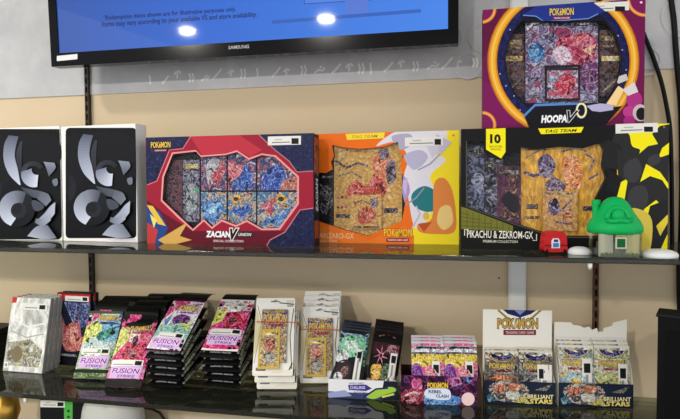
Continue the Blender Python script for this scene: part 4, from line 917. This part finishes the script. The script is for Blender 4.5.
# 2: dark purple and pink lip
fr = on_shelf((401, 403.2), (481.5, 406), ZL+.0005); w = fr.w/2
LB = busy([(24, 16, 32), (70, 28, 72), (18, 16, 28), (150, 60, 110), (46, 50, 96), (22, 18, 30)], 95, 70)
def lip2(a):
    a.rect(398, 370, 486, 410, LB); a.blob([(401, 396), (408, 388), (420, 386), (424, 396), (418, 404), (404, 404)], (150, 40, 66)); a.line([(404, 396), (414, 392), (420, 394)], 2, (220, 190, 190)); a.line([(406, 401), (418, 399)], 1.4, (206, 160, 160)); a.blob([(412, 380), (420, 378), (422, 388), (414, 390)], (200, 70, 130)); a.poly([(446, 378), (458, 372), (462, 384), (450, 388)], (160, 60, 130)); a.poly([(462, 378), (474, 376), (470, 384)], (50, 80, 160))
    a.blob([(424, 398), (430, 394), (446, 394), (460, 398), (456, 405), (428, 405)], (70, 130, 200)); a.blob([(424, 394), (427, 389), (434, 388), (444, 388), (450, 391), (450, 399), (440, 400), (428, 398)], mat((216, 226, 242)))
    a.text('POKéMON', 427.5, 382.4, 448, 388.4, (240, 200, 60), bold=.03, out=(60, 30, 40), outw=.07); a.text('REBEL', 428.5, 389.8, 442, 393, (50, 60, 110), dy=.4, bold=.03); a.text('CLASH', 436, 394.2, 448.6, 397.4, (50, 60, 110), dy=.4, bold=.03)
    a.disc(468, 399, 6.6, 6.6, mat((240, 206, 206))); a.poly([(477, 370), (486, 370), (486, 410), (476.6, 410)], (58, 36, 32))
lipz = fr.hgt(440, 376)
display(fr, lipz, .082, .07, (66, 40, 36), lip2, 'dark purple display box with a round pink sticker', .06, sideback=.08)
def r1(a):
    a.rect(0, 0, 100, 100, busy([(230, 120, 150), (220, 90, 140), (240, 170, 190), (150, 60, 150)], 110, 71)); a.rect(0, 0, 100, 9, (206, 206, 210)); a.rect(0, 9, 100, 13, (60, 56, 90)); a.rect(0, 13, 100, 19, (226, 226, 230)); a.rect(0, 19, 100, 22, (70, 60, 110)); a.poly([(0, 22), (100, 22), (100, 34), (40, 44), (0, 44)], (236, 206, 60)); a.text('POKéMON', 14, 25, 84, 33, (250, 226, 110), bold=.02, out=(120, 70, 60)); a.blob([(0, 44), (24, 40), (34, 62), (16, 84), (0, 80)], (130, 40, 160)); a.blob([(40, 54), (66, 46), (80, 62), (56, 74)], (240, 150, 170)); a.poly([(30, 70), (60, 64), (50, 90)], (190, 40, 90)); a.blob([(52, 76), (72, 70), (78, 84), (60, 92)], (80, 50, 66))
G2 = 'packs in the dark purple display box'
for c, nm, tp in ((-1, 'left', (426, 341.5)), (1, 'right', (463, 341.5))):
    Mx, hh = ppx(fr, (-.026, .047)[c > 0], .010, 24, *tp)
    ms = pack_meshes('pack_p', .072, hh, .010, r1, mat((170, 160, 176), rough=.25), (200, 200, 204), (62, 34, 86, 92, (66, 40, 83, 54)))
    for k in range(3):
        Mx, _ = ppx(fr, (-.026, .047)[c > 0], .010+k*.0145, 24, *tp)
        put_pack(Mx @ Matrix.Translation((0, 0, .003*k)), ms, 'pink and yellow pack, %s in the %s row of the purple display box' % (ROW[k], nm), G2)
# 3 and 4: white headed displays
LA = busy([(180, 176, 170), (90, 90, 96), (40, 48, 70), (150, 120, 90), (210, 206, 196), (60, 60, 70)], 110, 80)
def lipB(x0, x1, y0):
    def f(a):
        s = (x1-x0)/71; X = lambda v: x0+(v-484)*s; Y = lambda v: v+y0
        a.rect(x0-2, y0+372, x1+2, y0+412, (28, 38, 58)); a.poly([(X(482), Y(392)), (X(500), Y(396)), (X(530), Y(403)), (X(556), Y(396)), (X(558), Y(412)), (X(482), Y(412))], (22, 30, 50)); a.poly([(X(486), Y(396)), (X(496), Y(390)), (X(500), Y(400)), (X(488), Y(402))], (60, 110, 130))
        a.blob([(X(488), Y(388)), (X(498), Y(381)), (X(514), Y(380)), (X(526), Y(386)), (X(528), Y(396)), (X(514), Y(402)), (X(498), Y(400))], LA); a.blob([(X(492), Y(388)), (X(500), Y(384)), (X(506), Y(388)), (X(498), Y(393))], (190, 90, 60)); a.blob([(X(508), Y(384)), (X(518), Y(384)), (X(520), Y(389)), (X(510), Y(390))], (200, 120, 84)); a.blob([(X(506), Y(392)), (X(518), Y(392)), (X(518), Y(399)), (X(508), Y(399))], (206, 204, 190)); a.poly([(X(512), Y(402)), (X(524), Y(396)), (X(530), Y(404))], (200, 190, 80)); a.poly([(X(534), Y(390)), (X(552), Y(384)), (X(546), Y(391))], (90, 84, 70))
        a.text('BRILLIANT', X(527), Y(394.3), X(553), Y(398.6), (238, 226, 170), dy=.6, bold=.02, out=(90, 80, 40), outw=.06); a.text('STARS', X(529.5), Y(399), X(552), Y(403.4), (240, 220, 120), dy=.6, bold=.03, out=(90, 80, 40), outw=.07)
    return f
def packart(c1, c2, c3, pal, seed):
    def f(a):
        a.rect(0, 0, 100, 100, busy(pal, 110, seed)); a.rect(0, 0, 100, 14, (226, 222, 206)); a.poly([(10, 4), (50, 12), (90, 4), (78, 14), (50, 19), (22, 14)], (50, 40, 110)); a.line([(4, 5), (24, 18), (50, 22), (76, 18), (96, 5)], 2.4, (150, 140, 60)); a.rect(0, 22, 100, 46, c1)
        logo(a, 12, 24, 88, 35, col=(220, 186, 80), out=(60, 50, 60)); a.rect(24, 37, 76, 41, (130, 36, 40)); a.blob([(10, 60), (40, 46), (80, 56), (84, 76), (40, 84), (12, 78)], c2); a.blob([(30, 60), (56, 54), (64, 68), (40, 74)], c3)
    return f
PO = packart((96, 90, 84), (196, 100, 50), (226, 150, 80), [(60, 46, 50), (120, 70, 50), (150, 130, 110), (50, 60, 80)], 81)
PG = packart((110, 108, 104), (90, 90, 96), (190, 186, 176), [(60, 60, 66), (150, 146, 140), (40, 44, 56), (110, 100, 80)], 82)
PY = packart((206, 200, 180), (150, 190, 200), (226, 190, 90), [(190, 200, 196), (120, 160, 170), (220, 206, 150), (160, 120, 100)], 83)
PL = packart((200, 196, 170), (196, 196, 120), (150, 160, 90), [(190, 196, 150), (150, 170, 110), (226, 220, 190), (110, 120, 80)], 84)
fr = on_shelf((484.5, 403.6), (555.2, 406.6), ZL+.0002); w = fr.w/2
dep = .034; f_mp = fr.mp(dep)
hb = (f_mp(484, 310)[1]+f_mp(554, 310)[1])/2; lipz = fr.hgt(520, 381.5)
wb = max(w, abs(f_mp(484, 330)[0])); bpoly = [(-w, 0), (w, 0), (wb, lipz+.02), (wb, hb), (-wb, hb), (-wb, lipz+.02)]
def hdr(a):
    a.rect(480, 305, 560, 400, (236, 232, 222)); a.poly([(502, 309), (538, 309), (531, 314), (520, 317.6), (508, 314)], (30, 36, 84)); a.line([(498, 310), (506, 317), (513, 321)], 2, (140, 130, 50)); a.line([(541, 310), (533, 317), (527, 321)], 2, (140, 130, 50)); a.poly([(514, 310), (526, 310), (520, 315)], (120, 140, 190)); a.disc(520, 318.8, 1.6, 1.6, (60, 90, 160))
    logo(a, 497.5, 318.5, 537.8, 328.4, col=(206, 164, 70), out=(40, 34, 40)); a.rect(503.4, 329.8, 536, 335, (120, 30, 44)); a.text('TRADING CARD GAME', 505.5, 331.2, 534, 333.8, (220, 190, 190), bold=.02)
display(fr, lipz, dep, .06, (206, 200, 186), lipB(484.5, 555.4, 0), 'display box with a tall white printed header card', hb, hdr, bpoly, lipc=(30, 40, 60), innerc=(230, 226, 214))
G3 = 'packs in the display box with the tall header'
for c, nm, art, lab, tp in ((-1, 'orange', PO, None, (502, 350.5)), (1, 'grey', PG, (54, 26, 98, 84, (58, 34, 72, 52)), (537, 350.5))):
    Mx, hh = ppx(fr, c*w*.485, .007, 6, *tp)
    ms = pack_meshes('pack_o', w*.95, hh, .008, art, mat((200, 194, 180), rough=.25), (214, 208, 192), lab)
    for k in range(2):
        Mx, _ = ppx(fr, c*w*.485, .007+k*.0115, 6, *tp)
        put_pack(Mx @ Matrix.Translation((0, 0, .003*k)), ms, '%s pack, %s in its row below the tall white header' % (nm, ROW[k]), G3)
fr = on_shelf((558.4, 406.2), (633, 408.6), ZL+.0005); w = fr.w/2
dep = .037; f_mp = fr.mp(dep); wb = w
torn = [(558, 322), (571, 322.4), (573, 325), (580, 325.6), (584, 328), (589, 326.4), (592, 330), (597, 328), (598, 332), (603, 331.5), (604, 328), (612, 326), (613, 322.6), (630.5, 319.4)]
tp_ = [f_mp(*q) for q in torn]; tp_[0] = (-w, tp_[0][1]); tp_[-1] = (w, tp_[-1][1])
bpoly = [(-w, 0), (w, 0)]+tp_[::-1]; lipz = fr.hgt(595, 383.5)
display(fr, lipz, dep, .09, (214, 210, 200), lipB(558.4, 633, 2.4), 'display box with a torn white header edge', .1, None, bpoly, lipc=(30, 40, 60), innerc=(232, 228, 218), sideback=.125)
G4 = 'packs in the display box with the torn header'
for c, nm, art, lab, tp in ((-1, 'pale blue', PY, (66, 22, 94, 84, (71, 30, 90, 46)), (576, 345)), (1, 'pale green', PL, (66, 30, 92, 88, (71, 37, 88, 54)), (612.5, 345.5))):
    Mx, hh = ppx(fr, c*w*.485, .006, 5, *tp)
    ms = pack_meshes('pack_y', w*.95, hh, .006, art, mat((206, 202, 196), rough=.25), (224, 220, 212), lab)
    for k in range(3):
        Mx, _ = ppx(fr, c*w*.485, .006+k*.0086, 5, *tp)
        put_pack(Mx @ Matrix.Translation((0, 0, .006*k)), ms, '%s pack, %s in its row below the torn header' % (nm, ROW[k]), G4)

# ------------------------------------------------------------------ game cases
def game_case(Mx, w, h, label, group, coverdeco, body, spine_c, red=True, art_dep=.012, lab=None, sheen=False, mpx=None):
    t = thing('game_case', label, 'game case', Mx, group)
    mb = MB(); mb.box(-w/2, w/2, 0, art_dep, 0, h, body); mb.build('shell', t, bevel=.0012)
    mp = lambda a_, b_: ((a_/100-.5)*w, (1-b_/100)*h); r = [mp(1, 99), mp(99, 99), mp(99, 1), mp(1, 1)]
    mb = MB(); mb.prism(r, -.0004, -.0001, spine_c); a = Art(mp, clip=r); coverdeco(a); a.into(mb, -.0004); mb.build('cover_sheet', t)
    mb = MB(); mb.box(-w/2, w/2, -.0014, -.0010, 0, h, WRAP); mb.build('clear_sleeve', t)
    if lab:
        mb = MB(); a = Art(mp); x0, y0, x1, y1, blk = lab; mb.prism([mp(x0, y1), mp(x1, y1), mp(x1, y0), mp(x0, y0)], -.0022, -.0016, (232, 230, 224)); a.rect(*blk, (26, 26, 28)); a.rect(x0+8, y0+(y1-y0)*.6, blk[0]-5, y0+(y1-y0)*.75, (140, 140, 138)); a.into(mb, -.0022); mb.build('price_label', t, label='small white price label')
    return t
PALE_GLARE = busy([(200, 202, 198), (226, 226, 222), (236, 236, 232), (214, 214, 206), (190, 188, 172)], 40, 90, stretch=(1, 1, .4))  # whitish streaks paint the glare of the silver cases into their covers
def cv1(a):
    a.rect(0, 0, 100, 100, PALE_GLARE); a.poly([(0, 0), (14, 0), (12, 8), (0, 9)], (200, 50, 44)); a.poly([(4, 62), (60, 56), (94, 70), (90, 92), (8, 92)], busy([(150, 146, 120), (190, 184, 150), (110, 108, 96), (206, 206, 196)], 90, 91)); a.blob([(14, 74), (34, 66), (46, 78), (30, 88)], (120, 108, 80)); a.line([(10, 30), (50, 40), (92, 34)], 2, (236, 236, 232)); a.line([(8, 46), (50, 54), (92, 48)], 1.6, (170, 170, 160)); a.rect(2, 88, 12, 95, (240, 240, 240)); a.rect(4, 89.4, 10, 93.6, (40, 40, 40)); a.text('E', 5.6, 90, 8.6, 93, (240, 240, 240))
def cv2(a):
    a.rect(0, 0, 100, 100, (24, 26, 46)); a.rect(0, 0, 100, 11, (196, 26, 34)); a.tex = True; a.rect(4, 2.4, 14, 8.4, (230, 210, 210)); a.rect(5.4, 3.4, 8.4, 7.4, (188, 30, 38)); a.rect(9.6, 3.4, 12.6, 7.4, (188, 30, 38))
    a.poly([(20, 12), (100, 12), (100, 40), (60, 50)], (44, 60, 120)); a.line([(24, 14), (60, 50)], 3, (120, 150, 210)); a.line([(60, 14), (48, 48)], 2, (150, 140, 190)); a.blob([(14, 60), (34, 44), (60, 40), (70, 56), (90, 60), (84, 74), (50, 80), (24, 78)], (206, 104, 92)); a.blob([(40, 50), (56, 46), (58, 64), (44, 70)], (236, 160, 140)); a.poly([(10, 24), (30, 50), (18, 66)], (180, 70, 80)); a.poly([(66, 30), (74, 62), (60, 54)], (190, 90, 110)); a.rect(0, 82, 100, 100, (20, 20, 30)); a.rect(10, 84, 60, 87, (150, 150, 160)); a.rect(2, 89, 11, 96, (240, 240, 240)); a.rect(4, 90.4, 9, 94.6, (40, 40, 40))
CB = mat((150, 152, 146), rough=.2); DB = mat((24, 22, 24), rough=.3)
fr = on_shelf((2.5, 371), (42, 374), ZL+.0005, 12); h = (fr.hgt(11.6, 297)+fr.hgt(51.5, 297.5))/2
GC = 'game cases standing on the lower shelf'
cl = ['pale game case with a small red corner, front of the silver row', 'second pale game case in the silver row at the left', 'third pale game case in the silver row at the left', 'rearmost pale game case in the silver row at the left']
for k in range(4):
    game_case(fr.M @ Matrix.Translation((.0, .0165*k, .003*k)), fr.w, h, cl[k], GC, cv1, CB, (220, 220, 214), lab=(30, 8, 94, 17, (74, 10, 89, 15.6)))
fr = on_shelf((57, 364.5), (86.5, 367), ZL+.0005, 2); h = fr.hgt(58, 292.5); w2 = .105
fr.M = fr.M @ Matrix.Translation(((w2-fr.w)/2, 0, 0))
cl = ['red topped game case with a pink and blue cover', 'red topped game case close behind the pink and blue one']
for k in range(2):
    game_case(fr.M @ Matrix.Translation((.003*k, .017*k, .001*k)), w2, h, cl[k], GC, cv2, DB, (24, 26, 46), lab=(26, 3.6, 96, 10.8, (78, 4.8, 92, 9.6)))
# dark flat cases at the far left edge
p = ony(-22, 340, 1.30); GD = 'dark flat cases at the left edge'
lab = ['lowest dark flat case at the far left edge', 'second dark flat case from below at the left edge', 'third dark flat case from below at the left edge', 'fourth dark flat case from below at the left edge', 'topmost dark flat case at the far left edge']
for k in range(5):
    t = thing('flat_case', lab[k], 'case', Matrix.Translation((p.x-.012+.003*(k % 2), p.y, ZL+.0002+k*.0178)) @ Matrix.Rotation(radians(2*(k % 3-1)), 4, 'Z'), GD)
    mb = MB(); mb.box(-.085, .075, 0, .075, 0, .0165, (26, 26, 28)); mb.build('shell', t, bevel=.002)
    mb = MB(); mb.box(-.07, .06, -.0006, 0, .005, .011, (92, 92, 92)); mb.build('spine_label', t)

# ------------------------------------------------------------------ things on the lowest shelf
fr = at_depth(40, 84.5, 405, 1.31, 1.31, ZT+.0002); h = fr.hgt(60, 397.5)
t = thing('dark_case', 'black case with a white label and green stripe, below the shelves', 'case', fr.M)
mb = MB(); mb.box(-fr.w/2, fr.w/2, 0, .03, 0, h, (22, 22, 24)); a = Art(fr.mp(), clip=[(-fr.w/2, 0), (fr.w/2, 0), (fr.w/2, h), (-fr.w/2, h)]); a.rect(64, 395, 72.6, 470, (84, 180, 74)); a.disc(68.5, 411, 1.4, 1.4, (30, 70, 30)); a.disc(68.5, 417, 1.4, 1.4, (30, 70, 30)); a.into(mb); mb.build('shell', t)
sticker(t, fr, 40.5, 400.2, 65, 407, (57.5, 402.4, 63.5, 406.2), dy=.4)
p = ony(106, 418, 1.28); mb = MB()
mb.lathe([(.02, .0), (.085, .004), (.11, .03), (.105, .10), (.095, .150), (.06, .172), (.015, .178)], mat((206, 204, 198), rough=.35), 28, sy=.6); mb.v = [(v[0]*.85, v[1], v[2]*.93) for v in mb.v]
o = tag(mb.build('plastic_bag', smooth=True), 'white rounded bundle below the lower shelf', 'bundle'); o.location = (p.x-.02, p.y+.06, ZT)
o.modifiers.new('s', 'SUBSURF').levels = 1
p = ony(2, 410, 1.27); mb = MB()
mb.lathe([(.02, 0), (.034, .006), (.038, .03), (.026, .05), (.03, .07), (.04, .10), (.036, .13), (.02, .15), (.012, .168), (.016, .178), (.004, .186)], mat((206, 160, 70), rough=.3, metal=.8), 24)
o = tag(mb.build('gold_ornament', smooth=True), 'gold ornament at the lower left picture corner', 'ornament'); o.location = (p.x-.012, p.y+.02, ZT)
mb = MB(); pts = [ony(*q, YW-.008) for q in ((118, 402), (126, 406), (140, 407.5), (152, 409), (160, 413), (166, 422), (168, 440))]; mb.tube(pts, .0035, (70, 62, 52), 8)
tag(mb.build('thin_cable', smooth=True), 'thin brown cable on the wall below the lower shelf', 'cable')

# ------------------------------------------------------------------ light
def lamp(loc, power, r=.09, col=(1, .95, .87), spread=None):
    l = bpy.data.lights.new('ceiling_lamp', 'AREA'); l.shape = 'DISK'; l.size = 2*r; l.energy = power; l.color = col
    o = bpy.data.objects.new('ceiling_lamp', l); COL.objects.link(o); o.location = loc
    if spread: l.spread = spread
    return o
ZC = 2.79
nrm = Vector((0, -cos(tilt), sin(tilt)))
for px, py in ((187, 31), (326, 19)):
    P = ony(px, py, 1.335); r = ray(px, py).normalized(); r = r-2*r.dot(nrm)*nrm; s = (ZC-P.z)/r.z; q = P+r*s
    print('TVLAMP', q); lamp(q, LAMP3, .06)
lamp((-1.75, .35, ZC), LAMP1, .09)
lamp((1.3, .2, ZC), LAMP4, .09)
for x in (-1.6, 0, 1.6): lamp((x, -.7, ZC), LAMP2, .1)
wd = bpy.data.worlds.new('world'); SC.world = wd; wd.use_nodes = True
bg = wd.node_tree.nodes['Background']; bg.inputs[0].default_value = (.92, .95, 1, 1); bg.inputs[1].default_value = WORLD
SC.view_settings.view_transform = 'Standard'; SC.view_settings.look = 'None'; SC.view_settings.gamma = 1; SC.view_settings.use_curve_mapping = False
SC.view_settings.exposure = 0
